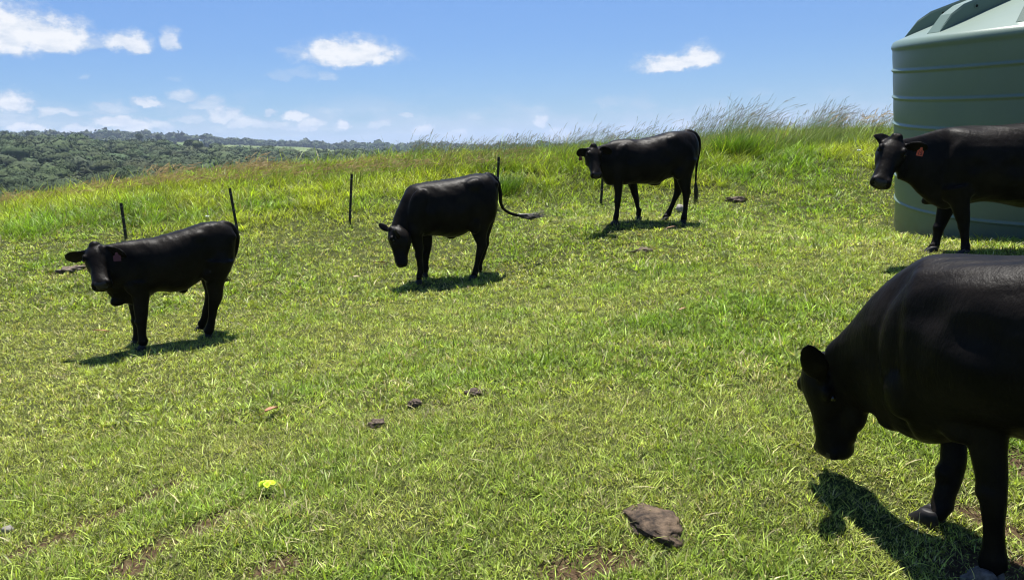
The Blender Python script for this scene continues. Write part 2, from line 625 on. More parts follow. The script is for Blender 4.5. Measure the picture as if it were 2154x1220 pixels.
def tallness(x, y):
    """0 on the grazed lawn, 1 beyond the fence line"""
    n = (fbm(x, y, 0.7, 31, 3) - 0.5) * 2.4
    return sstep(-0.5, 1.8, y - fence_y(x) + n)


def sample_area(n, d0, d1, power, m0=-0.80, m1=0.80):
    """points in the part of the field that can be seen, density ~ D**-power"""
    u = rng.random(n)
    e = 2 - power
    D = (d0 ** e + u * (d1 ** e - d0 ** e)) ** (1 / e) if abs(e) > 1e-6 else d0 * (d1 / d0) ** u
    s = rng.random(n)
    lo, hi = m0 * D - 1.7, m1 * D + 1.2
    return lo + s * (hi - lo), D


def tint_green(n, X, Y, seed=0):
    """albedo of live and dead blades"""
    pf = fbm(X, Y, 0.55, 41, 4)
    pg = fbm(X, Y, 1.9, 47, 3)
    pd = fbm(X, Y, 3.1, 53, 4)
    lush = np.clip(0.46 + (pf - 0.5) * 1.0 + (pg - 0.5) * 1.2 + 0.22 * sstep(-2.5, 2, X) - 0.18, 0, 1)
    r = rng.random(n)
    c_l = np.array([0.185, 0.295, 0.036]); c_y = np.array([0.355, 0.405, 0.090])
    c = c_l[None] * lush[:, None] + c_y[None] * (1 - lush[:, None])
    c = c * rng.uniform(0.5, 1.42, (n, 1))
    dead = r < (0.06 + 0.12 * (1 - lush) + 0.22 * sstep(.62, .76, pd))
    straw = np.array([0.47, 0.42, 0.22]) * rng.uniform(0.55, 1.2, (n, 1))
    c = np.where(dead[:, None], straw, c)
    return c, lush


def tufted(nt_, per, d0, d1, power, spread):
    tx, ty = sample_area(nt_, d0, d1, power)
    X = np.repeat(tx, per); Y = np.repeat(ty, per)
    n = len(X)
    a = rng.uniform(0, 2 * math.pi, n)
    rad = np.abs(rng.normal(0, 1, n)) * spread
    X = X + np.sin(a) * rad; Y = Y + np.cos(a) * rad
    ang = a + rng.normal(0, 0.7, n)
    return X, Y, ang


def ok_ground(X, Y, margin=0.0):
    m = np.hypot(X - TANK_C[0], Y - TANK_C[1]) > TANK_R - 0.05
    for (x, y, r) in KEEP_OUT:
        m &= np.hypot(X - x, Y - y) > r * (0.75 + 0.35 * fbm(X, Y, 14, 3, 2))
    return m


def lawn():
    parts = []
    # (tufts, blades per tuft, near, far, power, spread, width mm, length)
    for (nt_, per, d0, d1, pw, spr, wd, ln) in [
            (64000, 8, 1.7, 4.6, 0.3, 0.022, 0.0048, 0.026),
            (50000, 8, 4.6, 8.5, 1.0, 0.025, 0.0080, 0.031),
            (38000, 8, 8.5, 16.5, 1.4, 0.036, 0.0130, 0.041)]:
        X, Y, ang = tufted(nt_, per, d0, d1, pw, spr)
        tb = np.repeat(np.clip(rng.lognormal(-.06, .42, nt_), .3, 1.9), per)
        ts = np.repeat(rng.lognormal(0, .35, nt_), per)
        t = tallness(X, Y)
        k = bare(X, Y)
        keep = (rng.random(len(X)) > k * 0.88) & (t < rng.random(len(X)) + 0.1) & ok_ground(X, Y)
        X, Y, ang, tb, ts = X[keep], Y[keep], ang[keep], tb[keep], ts[keep]
        n = len(X)
        c, lush = tint_green(n, X, Y)
        c = c * tb[:, None]
        sz = ts * rng.lognormal(0, 0.30, n) * (0.75 + 0.6 * lush)
        h = np.clip(ln * sz, 0.015, 0.16)
        w = wd * rng.uniform(0.6, 1.45, n) * (0.85 + 0.3 * lush)
        lean = rng.uniform(0.1, 0.95, n)
        bend = rng.uniform(0.0, 0.6, n)
        parts.append(blades(X, Y, h, w, ang, lean, bend, c, 2))
    # scattered longer blades and runners
    X, Y = sample_area(5000, 1.9, 11, 0.9)
    keep = ok_ground(X, Y) & (bare(X, Y) < 0.6)
    X, Y = X[keep], Y[keep]
    n = len(X)
    c, lush = tint_green(n, X, Y)
    parts.append(blades(X, Y, rng.uniform(0.05, 0.11, n), 0.0055 * (1 + Y * 0.10) * rng.uniform(.7, 1.3, n), rng.uniform(0, 6.28, n),
                        rng.uniform(.4, .9, n), rng.uniform(.1, .7, n), c * 1.1, 3))
    V, T, C = join(parts)
    print('lawn blades tris', len(T))
    tag(tri_mesh('lawn_grass', V, T, M_GRASS, C), 'short grazed lawn grass with yellow-green and straw blades', 'grass', kind='stuff')


def tall_tint(n, X, Y):
    pf = fbm(X, Y, 0.8, 61, 4)
    lush = np.clip(0.5 + (pf - 0.5) * 2.4, 0, 1)
    c_l = np.array([0.165, 0.285, 0.020]); c_y = np.array([0.36, 0.43, 0.045])
    c = (c_l[None] * lush[:, None] + c_y[None] * (1 - lush[:, None])) * rng.uniform(0.45, 1.5, (n, 1))
    dead = rng.random(n) < 0.06
    return np.where(dead[:, None], np.array([0.36, 0.30, 0.15]) * rng.uniform(.6, 1.2, (n, 1)), c)


def tall_grass():
    parts = []
    X, Y, ang = tufted(24000, 13, 10.5, 24, 0.7, 0.065)
    tb = np.repeat(np.clip(rng.lognormal(-.05, .38, 24000), .35, 1.7), 13)
    t = tallness(X, Y)
    cl = fbm(X, Y, 1.3, 71, 3)
    keep = (t > rng.random(len(X)) * 0.9 + 0.03) & ok_ground(X, Y)
    X, Y, ang, t, cl, tb = X[keep], Y[keep], ang[keep], t[keep], cl[keep], tb[keep]
    n = len(X)
    ridge_k = sstep(14.5, 18.5, Y)
    h = (0.085 + 0.10 * t + 0.14 * ridge_k) * (0.35 + 1.30 * cl) * rng.lognormal(0, 0.30, n)
    # wind from the left: the blades lean a little to the right
    wx = np.sin(ang) + 0.08 + 0.6 * ridge_k; wy = np.cos(ang)
    ang = np.arctan2(wx, wy)
    c = tall_tint(n, X, Y) * tb[:, None] * (0.62 + 0.62 * fbm(X, Y, 2.2, 63, 3))[:, None]
    parts.append(blades(X, Y, h, 0.0095 * rng.uniform(0.6, 1.5, n), ang, rng.uniform(0.05, 0.85, n), rng.uniform(0.1, 0.9, n), c, 3))
    V, T, C = join(parts)
    print('tall blades tris', len(T))
    tag(tri_mesh('tall_grass', V, T, M_GRASS, C), 'long bright green grass growing beyond the black posts', 'grass', kind='stuff')


def stems(X, Y, h, lean_r, plume, c_stem, c_head, w_head, w_stem=0.005, head_frac=0.2):
    """flower stems bent to the right by the wind, each with a feathery head of small ribbons"""
    n = len(X)
    Z = height(X, Y) - 0.02
    parts = []
    ang = math.pi / 2 + rng.normal(0, 0.7, n)
    dx, dy = np.sin(ang), np.cos(ang)
    segs = 4
    K = segs + 1

    def at(t, hh):
        reach = hh * (lean_r * 0.35 * t + lean_r * 0.75 * t ** 2.6)
        up = hh * (t - 0.42 * lean_r * t ** 3)
        return np.stack([X + dx * reach, Y + dy * reach, Z + up], 1)
    V = np.zeros((n, 2 * K, 3), np.float32)
    for k in range(K):
        p = at(k / segs, h)
        hw = w_stem * 0.5 * (1 - 0.5 * k / segs)
        V[:, 2 * k] = p - np.array([hw, 0, 0]); V[:, 2 * k + 1] = p + np.array([hw, 0, 0])
    tl = []
    for k in range(segs):
        a = 2 * k
        tl += [(a, a + 1, a + 3), (a, a + 3, a + 2)]
    T = (np.arange(n)[:, None, None] * 2 * K + np.array(tl)[None]).reshape(-1, 3)
    parts.append((V.reshape(-1, 3), T, np.repeat(c_stem, 2 * K, axis=0)))
    # head: spikelets along the top part of the stem
    for s in range(plume):
        t0 = 1 - head_frac + head_frac * (s / plume)
        p0 = at(t0, h); p1 = at(min(1.06, t0 + head_frac * 0.55), h)
        off = rng.normal(0, 1, (n, 3)) * (w_head * (1.1 - 0.8 * s / plume))[:, None]
        tip = p1 + off
        mid = (p0 + tip) / 2
        hw = (w_head * 0.30)[:, None]
        side = rng.normal(0, 1, (n, 3)); side /= np.linalg.norm(side, axis=1)[:, None]
        V = np.stack([p0, mid + side * hw, tip, mid - side * hw], 1)
        T = (np.arange(n)[:, None, None] * 4 + np.array([(0, 1, 2), (0, 2, 3)])[None]).reshape(-1, 3)
        parts.append((V.reshape(-1, 3).astype(np.float32), T, np.repeat(c_head, 4, axis=0)))
    return parts


def seed_grass():
    parts = []

    def on_ridge(n, x0, x1, d0, d1):
        px = rng.uniform(x0, x1, n)
        D = rng.uniform(d0, d1, n)
        X = np.array([ray(p, 300)[0] / ray(p, 300)[1] for p in px]) * D
        return X, D, px
    # tall wind-bent stems along the crest right of the middle
    X, Y, px = on_ridge(7000, 850, 1900, 17.0, 21)
    cl = fbm(X, Y, 0.8, 91, 3)
    hmax = np.interp(px, [860, 1000, 1150, 1280, 1400, 1500, 1570, 1640, 1700, 1760, 1850, 1900], [.70, .66, .72, .78, .86, .98, 1.08, .82, 1.08, .86, .74, .66])
    h = hmax * np.clip(0.12 + 1.35 * fbm(X, Y, 1.5, 97, 2), .3, 1.25) * rng.uniform(0.5, 1.2, len(X))
    n = len(X)
    cs = np.array([0.12, 0.20, 0.045]) * rng.uniform(.6, 1.3, (n, 1))
    ch = np.array([0.17, 0.145, 0.085]) * rng.uniform(.6, 1.5, (n, 1))
    parts += stems(X, Y, h, rng.uniform(.15, .62, n), 5, cs, ch, 0.011 * np.ones(n) * rng.uniform(.6, 1.4, n), 0.0042, 0.17)
    # long thin leaves among them
    X, Y, px = on_ridge(17000, 850, 1900, 16.8, 20.5)
    cl = fbm(X, Y, 0.8, 91, 3)
    n = len(X)
    ang = math.pi / 2 + rng.normal(0, .7, n)
    hm = np.interp(px, [860, 1150, 1280, 1450, 1570, 1640, 1700, 1760, 1900], [.36, .40, .45, .55, .62, .48, .60, .48, .42])
    c = np.array([0.15, 0.21, 0.05]) * rng.uniform(.6, 1.4, (n, 1))
    parts.append(blades(X, Y, hm * (0.5 + .8 * cl) * rng.uniform(.7, 1.2, n), 0.008 * np.ones(n), ang, rng.uniform(.1, .5, n), rng.uniform(.1, .7, n), c, 3))
    # lower reddish heads to the left
    X, Y, px = on_ridge(7500, -350, 1250, 16.8, 20.5)
    n = len(X)
    cl = fbm(X, Y, 1.1, 93, 3)
    bias = np.interp(px, [-350, 0, 300, 800, 1250], [.85, .85, .9, .85, .6])
    h = (0.24 + 0.42 * cl) * rng.uniform(.7, 1.25, n) * bias
    cs = np.array([0.22, 0.22, 0.08]) * rng.uniform(.6, 1.3, (n, 1))
    ch = np.array([0.31, 0.235, 0.125]) * rng.uniform(.55, 1.45, (n, 1))
    parts += stems(X, Y, h, rng.uniform(.3, .95, n), 6, cs, ch, 0.020 * rng.uniform(.6, 1.4, n), 0.005, 0.30)
    # clusters of pale dry plumes sticking up
    for (cx, cnt, sp, hh) in [(330, 60, 45, .72), (515, 34, 22, .75), (1780, 40, 60, .85), (1850, 34, 25, .9)]:
        X, Y, px = on_ridge(cnt, cx - sp, cx + sp, 17.5, 19)
        n = len(X)
        cs = np.array([0.30, 0.26, 0.14]) * rng.uniform(.7, 1.3, (n, 1))
        ch = np.array([0.42, 0.33, 0.20]) * rng.uniform(.6, 1.3, (n, 1))
        parts += stems(X, Y, hh * rng.uniform(.6, 1.1, n), rng.uniform(.3, .8, n), 7, cs, ch, 0.026 * rng.uniform(.6, 1.4, n), 0.005, 0.25)
    V, T, C = join(parts)
    tag(tri_mesh('seeding_grass', V, T, M_SEED, C), 'seeding grass stems bent by wind along the hill crest', 'grass', kind='stuff')


def tussock(px, py, D, hh, cnt, spread, label, dark=1.0):
    p = P(px, py, D)
    X = p[0] + rng.normal(0, spread, cnt); Y = p[1] + rng.normal(0, spread, cnt)
    ang = np.arctan2(X - p[0] + 0.12, Y - p[1]) + rng.normal(0, .5, cnt)
    c = np.array([0.10, 0.19, 0.022]) * rng.uniform(.5, 1.5, (cnt, 1)) * dark
    V, T, C = blades(X, Y, hh * rng.uniform(.5, 1.1, cnt), 0.011 * rng.uniform(.6, 1.4, cnt), ang, rng.uniform(.05, .45, cnt), rng.uniform(.1, .6, cnt), c, 3)
    tag(tri_mesh('grass_tussock', V, T, M_GRASS, C), label, 'tussock', 'tussocks standing out of the long grass')


# ------------------------------------------------------------------ forest on the far hillside
def ico(sub):
    bm = bmesh.new()
    bmesh.ops.create_icosphere(bm, subdivisions=sub, radius=1)
    V = np.array([v.co[:] for v in bm.verts]); T = np.array([[v.index for v in f.verts] for f in bm.faces])
    bm.free()
    return V, T


def crown_shape(V, seed, lump=0.32, fine=0.10):
    r = np.random.default_rng(seed)
    ks = r.normal(0, 1, (7, 3)); ks /= np.linalg.norm(ks, axis=1)[:, None]
    ks[:, 2] = np.abs(ks[:, 2]) * .8
    d = np.max(np.exp((V @ ks.T - 1) * 5.5), axis=1)
    rad = 0.74 + lump * d + r.normal(0, fine, len(V))
    W = V * rad[:, None]
    W[:, 2] *= 0.80
    return W


ICO = {k: ico(k) for k in (2, 3, 4)}
SHAPES = {k: [(crown_shape(ICO[k][0], 100 + s, 0.34, {2: .09, 3: .085, 4: .07}[k]), ICO[k][1]) for s in range(10)] for k in (2, 3, 4)}


def crowns(cx, cy, cz, rad, lod, tint):
    parts = []
    r = np.random.default_rng(5)
    sh = r.integers(0, 10, len(cx))
    ro = r.uniform(0, 2 * math.pi, len(cx))
    for s in range(10):
        m = sh == s
        if not m.any():
            continue
        V, T = SHAPES[lod][s]
        c, q = np.cos(ro[m]), np.sin(ro[m])
        X = V[None, :, 0] * c[:, None] - V[None, :, 1] * q[:, None]
        Y = V[None, :, 0] * q[:, None] + V[None, :, 1] * c[:, None]
        W = np.stack([X * rad[m, None] + cx[m, None], Y * rad[m, None] + cy[m, None],
                      np.broadcast_to(V[None, :, 2], X.shape) * rad[m, None] * 0.95 + cz[m, None]], 2)
        n = m.sum()
        parts.append((W.reshape(-1, 3), (np.arange(n)[:, None, None] * len(V) + T[None]).reshape(-1, 3),
                      np.repeat(tint[m], len(V), axis=0)))
    return parts


def clumps(cx, cy, cz, rad, m, size, tint):
    """leaf clumps standing off the crowns"""
    r = np.random.default_rng(9)
    parts = []
    n = len(cx)
    ks = r.normal(0, 1, (n, 8, 3)); ks /= np.linalg.norm(ks, axis=2)[:, :, None]; ks[:, :, 2] = np.abs(ks[:, :, 2]) * .85
    pick = r.integers(0, 8, (n, m))
    d = np.take_along_axis(ks, pick[:, :, None], 1) * .62 + r.normal(0, 1, (n, m, 3)) * .30
    ln = np.linalg.norm(d, axis=2)
    d = d / np.maximum(ln, 1e-6)[:, :, None] * np.clip(.80 + (ln - .6) * .35 + r.uniform(-.04, .10, (n, m)), .74, 1.08)[:, :, None]
    d[:, :, 2] = np.abs(d[:, :, 2]) * .85 - .08
    Q = np.stack([cx, cy, cz], 1)[:, None, :] + d * rad[:, None, None]
    Q = Q.reshape(-1, 3); N_ = len(Q)
    nv = d.reshape(-1, 3) + r.normal(0, .30, (N_, 3)); nv /= np.linalg.norm(nv, axis=1)[:, None]
    a = np.cross(nv, r.normal(0, 1, (N_, 3))); a /= np.linalg.norm(a, axis=1)[:, None]
    b = np.cross(nv, a)
    L_ = (np.repeat(rad, m) * size * r.uniform(.5, 1.4, N_))[:, None]
    V = np.stack([Q - a * L_, Q - b * L_ * .8, Q + a * L_, Q + b * L_ * .8], 1).reshape(-1, 3)
    T = (np.arange(N_)[:, None, None] * 4 + np.array([(0, 1, 2), (0, 2, 3)])[None]).reshape(-1, 3)
    C = np.repeat(np.repeat(tint, m, axis=0) * r.uniform(.88, 1.16, (N_, 1)), 4, axis=0)
    return [(V, T, C)]


def forest():
    parts = []

    def scatter(r0, r1, step, a0=-0.80, a1=0.30, jit=0.42):
        xs = []; 
        gx = np.arange(-r1, r1, step); gy = np.arange(0, r1, step)
        X, Y = np.meshgrid(gx, gy)
        X = X.ravel() + rng.uniform(-jit, jit, X.size) * step; Y = Y.ravel() + rng.uniform(-jit, jit, Y.size) * step
        r = np.hypot(X, Y); a = np.arctan2(X, Y)
        m = (r > r0) & (r < r1) & (a > a0) & (a < a1)
        return X[m], Y[m]

    def tints(n, X, Y):
        k = fbm(X, Y, 1 / 60, 77, 3)[:, None]
        c = np.array([0.040, 0.066, 0.022]) * (1 - k) + np.array([0.068, 0.100, 0.030]) * k
        return c * rng.uniform(.8, 1.2, (n, 1)) * (1 + rng.normal(0, .06, (n, 3)))
    for (r0, r1, step, lod) in [(150, 360, 9.5, 3), (360, 720, 11.0, 2)]:
        X, Y = scatter(r0, r1, step)
        n = len(X)
        rad = rng.lognormal(0, .22, n) * step * 0.66
        Z = canopy_z(X, Y) - rad * 0.8 + rng.normal(0, 1.8, n)
        tt = tints(n, X, Y)
        parts += crowns(X, Y, Z, rad * .95, lod, tt)
        parts += clumps(X, Y, Z, rad, 800 if r0 < 200 else 280, .05 if r0 < 200 else .075, tt)
    # the far ridge, in belts with pasture showing between them
    X, Y = scatter(1150, 2150, 15)
    k = fbm(X, Y * 1.0, 1 / 260, 55, 3)
    r = np.hypot(X, Y)
    a = np.arctan2(X, Y)
    a_l, a_r = azel(380, 300)[0], azel(700, 300)[0]
    open_k = sstep(a_l - .03, a_l + .05, a) * (1 - sstep(a_r, a_r + .1, a)) * sstep(1500, 1600, r) * (1 - sstep(1840, 1900, r))
    keep = (k + rng.normal(0, .03, len(X)) > 0.40 + 0.20 * open_k) | (r > 1975)
    X, Y = X[keep], Y[keep]
    n = len(X)
    rad = rng.lognormal(0, .3, n) * 7.5
    Z = canopy_z(X, Y) - 9 + rad * 0.55
    tt = tints(n, X, Y) * .9
    parts += crowns(X, Y, Z, rad * .9, 2, tt)
    parts += clumps(X, Y, Z, rad, 40, .26, tt)
    V, T, C = join(parts)
    print('forest tris', len(T))
    tag(tri_mesh('forest', V, T, M_FOREST, C, smooth=False), 'dense dark green forest covering the valley side and far ridge', 'forest', kind='stuff')


def tube(pts_, rads, n=7):
    V = []; Fc = []
    for i, (p, r) in enumerate(zip(pts_, rads)):
        p = np.array(p, float)
        d = np.array(pts_[min(i + 1, len(pts_) - 1)], float) - np.array(pts_[max(i - 1, 0)], float)
        d /= np.linalg.norm(d) + 1e-9
        s = np.cross(d, [0.13, 1, 0.07]); s /= np.linalg.norm(s)
        u = np.cross(d, s)
        for k in range(n):
            a = 2 * math.pi * k / n
            V.append(p + (s * math.cos(a) + u * math.sin(a)) * r)
    for i in range(len(pts_) - 1):
        for k in range(n):
            Fc.append((i * n + k, i * n + (k + 1) % n, (i + 1) * n + (k + 1) % n, (i + 1) * n + k))
    Fc.append(tuple(range(n))[::-1]); Fc.append(tuple(range((len(pts_) - 1) * n, len(pts_) * n)))
    return V, Fc


def leaf_crown(center, rx, rz, n, leaf, tint, seed):
    """a crown of many small leaf clumps spread through lobes"""
    r = np.random.default_rng(seed)
    lobes = []
    for k in range(9):
        d = r.normal(0, 1, 3); d /= np.linalg.norm(d); d[2] = abs(d[2]) * .8 - .15
        lobes.append((d * np.array([rx, rx, rz]) * r.uniform(.3, .62), r.uniform(.38, .55)))
    C_ = []
    for (o_, s_) in lobes:
        d = r.normal(0, 1, (n // 9, 3)); d /= np.linalg.norm(d, axis=1)[:, None]
        C_.append(o_ + d * np.array([rx, rx, rz]) * s_ * r.uniform(.75, 1.05, (n // 9, 1)))
    Q = np.concatenate(C_) + center
    m = len(Q)
    a = r.normal(0, 1, (m, 3)); a /= np.linalg.norm(a, axis=1)[:, None]
    b = r.normal(0, 1, (m, 3)); b -= (b * a).sum(1)[:, None] * a; b /= np.linalg.norm(b, axis=1)[:, None]
    L_ = leaf * r.uniform(.5, 1.3, (m, 1))
    V = np.stack([Q - a * L_, Q + b * L_ * .6, Q + a * L_, Q - b * L_ * .6], 1).reshape(-1, 3)
    T = (np.arange(m)[:, None, None] * 4 + np.array([(0, 1, 2), (0, 2, 3)])[None]).reshape(-1, 3)
    C = np.repeat(np.array(tint) * r.uniform(.6, 1.5, (m, 1)), 4, axis=0)
    return V, T, C


M_BARK = simple_mat('bark', (0.05, 0.04, 0.03), (0.12, 0.10, 0.08), 2.0, 0.9)


def tree(px, py, D, h, rx, label, group=None, n=2600, leaf=0.4, tint=(0.05, 0.085, 0.025), seed=1):
    top = P(px, py, D)
    base_z = hz(top[0], top[1])
    h = max(h, top[2] - base_z)
    base = np.array([top[0], top[1], top[2] - h])
    root = empty('tree', base)
    tag(root, label, 'tree', group)
    rz = min(h * 0.42, rx * 0.95)
    cen = np.array([0, 0, h - rz * 0.95])
    V, T, C = leaf_crown(cen, rx, rz, n, leaf, tint, seed)
    o = tri_mesh('crown', V, T, M_FOREST_LEAF, C)
    o.parent = root
    lim = []; Fs = []; off = 0
    r = random.Random(seed)
    paths = [([(0, 0, -1.0), (0.1 * rx * r.uniform(-1, 1), 0, h * .3), (0, 0, h * .6), (0, 0, h * .82)], [h * .03, h * .022, h * .014, h * .005])]
    for k in range(5):
        a = 2 * math.pi * k / 5 + r.uniform(-.4, .4)
        e_ = (math.cos(a) * rx * .6, math.sin(a) * rx * .6, h - rz * r.uniform(.7, 1.2))
        paths.append(([(0, 0, h * .35), (e_[0] * .5, e_[1] * .5, h * .35 + (e_[2] - h * .35) * .6), e_], [h * .014, h * .009, h * .003]))
    for pp, rr in paths:
        v, f = tube(pp, rr, 6)
        lim += v; Fs += [tuple(i + off for i in q) for q in f]; off += len(v)
    mesh_obj('trunk', lim, Fs, M_BARK, root)


M_FOREST_LEAF = mat_blades('tree_leaves', 0.15, 0.6, (1.2, 1.2, 0.7), 0.25)


def house(px, py, D, w, label, wall_c, yaw):
    p = P(px, py, D)
    root = empty('farmhouse', (p[0], p[1], p[2] - 2.5))
    root.rotation_euler = (0, 0, yaw)
    tag(root, label, 'house', 'white houses on the far ridge')
    d, h, rh = w * .5, 3.2, 2.4
    mw = simple_mat('house_wall', wall_c, tuple(c * .95 for c in wall_c), 3, .8, 0)
    mr = simple_mat('house_roof', (.72, .74, .76), (.8, .81, .82), 3, .5, 0)
    md = simple_mat('house_glass', (.03, .04, .05), (.05, .06, .07), 3, .2, 0)
    V = [(-w / 2, -d / 2, -3), (w / 2, -d / 2, -3), (w / 2, d / 2, -3), (-w / 2, d / 2, -3), (-w / 2, -d / 2, h), (w / 2, -d / 2, h), (w / 2, d / 2, h), (-w / 2, d / 2, h),
         (-w / 2, 0, h + rh), (w / 2, 0, h + rh)]
    mesh_obj('wall', V, [(0, 1, 5, 4), (1, 2, 6, 9, 5), (2, 3, 7, 6), (3, 0, 4, 8, 7), (3, 2, 1, 0)], mw, root, False)
    e = .5
    V = []
    for zz in (.25, .05):
        V += [(-w / 2 - e, -d / 2 - e, h - .45 + zz), (w / 2 + e, -d / 2 - e, h - .45 + zz), (w / 2 + e, 0, h + rh + zz), (-w / 2 - e, 0, h + rh + zz), (w / 2 + e, d / 2 + e, h - .45 + zz), (-w / 2 - e, d / 2 + e, h - .45 + zz)]
    mesh_obj('roof', V, [(0, 1, 2, 3), (3, 2, 4, 5), (7, 6, 9, 8), (8, 9, 11, 10), (0, 6, 7, 1), (1, 7, 8, 2), (2, 8, 10, 4), (4, 10, 11, 5), (5, 11, 9, 3), (3, 9, 6, 0)], mr, root, False)
    for k in (-1, 0, 1):
        x = k * w * .3
        V = [(x - .7, -d / 2 - .06, 1), (x + .7, -d / 2 - .06, 1), (x + .7, -d / 2 - .06, 2.3), (x - .7, -d / 2 - .06, 2.3),
             (x - .7, -d / 2 + .05, 1), (x + .7, -d / 2 + .05, 1), (x + .7, -d / 2 + .05, 2.3), (x - .7, -d / 2 + .05, 2.3)]
        mesh_obj('window', V, [(0, 1, 2, 3), (4, 7, 6, 5), (0, 4, 5, 1), (1, 5, 6, 2), (2, 6, 7, 3), (3, 7, 4, 0)], md, root, False)


# ------------------------------------------------------------------ water tank
def mat_tank():
    m, t, b = new_mat('green_poly')
    g = t.nodes.new('ShaderNodeTexCoord')
    f, _ = noise_n(t, g.outputs['Object'], 1.3, 6, 0.6)
    f2, _ = noise_n(t, g.outputs['Object'], 60, 4, 0.6)
    mp = t.nodes.new('ShaderNodeMapping'); mp.inputs['Scale'].default_value = (14, 14, 0.6)
    t.links.new(g.outputs['Object'], mp.inputs[0])
    f3, _ = noise_n(t, mp.outputs[0], 1.0, 5, 0.6)
    c = ramp_n(t, f, [(0.3, (0.115, 0.165, 0.138)), (0.7, (0.134, 0.188, 0.156))])
    c = mix_n(t, math_n(t, 'MULTIPLY', math_n(t, 'SUBTRACT', f3, 0.52), 1.6, clamp=True), c, (0.135, 0.178, 0.145))
    so = t.nodes.new('ShaderNodeSeparateXYZ'); t.links.new(g.outputs['Object'], so.inputs[0])
    f5, _ = noise_n(t, g.outputs['Object'], 9, 7, 0.7)
    dk = math_n(t, 'MULTIPLY', math_n(t, 'SUBTRACT', math_n(t, 'MULTIPLY_ADD', so.outputs[2], -1.3, f5), 0.12), 1.6, clamp=True)
    c = mix_n(t, math_n(t, 'MULTIPLY', dk, 0.6), c, (0.10, 0.085, 0.055))
    t.links.new(c, b.inputs['Base Color'])
    b.inputs['Roughness'].default_value = 0.38
    b.inputs['Specular IOR Level'].default_value = 0.4
    bp = t.nodes.new('ShaderNodeBump'); bp.inputs['Strength'].default_value = 0.25; bp.inputs['Distance'].default_value = 0.004
    t.links.new(math_n(t, 'ADD', f2, math_n(t, 'MULTIPLY', f, 3)), bp.inputs['Height']); t.links.new(bp.outputs[0], b.inputs['Normal'])
    return m


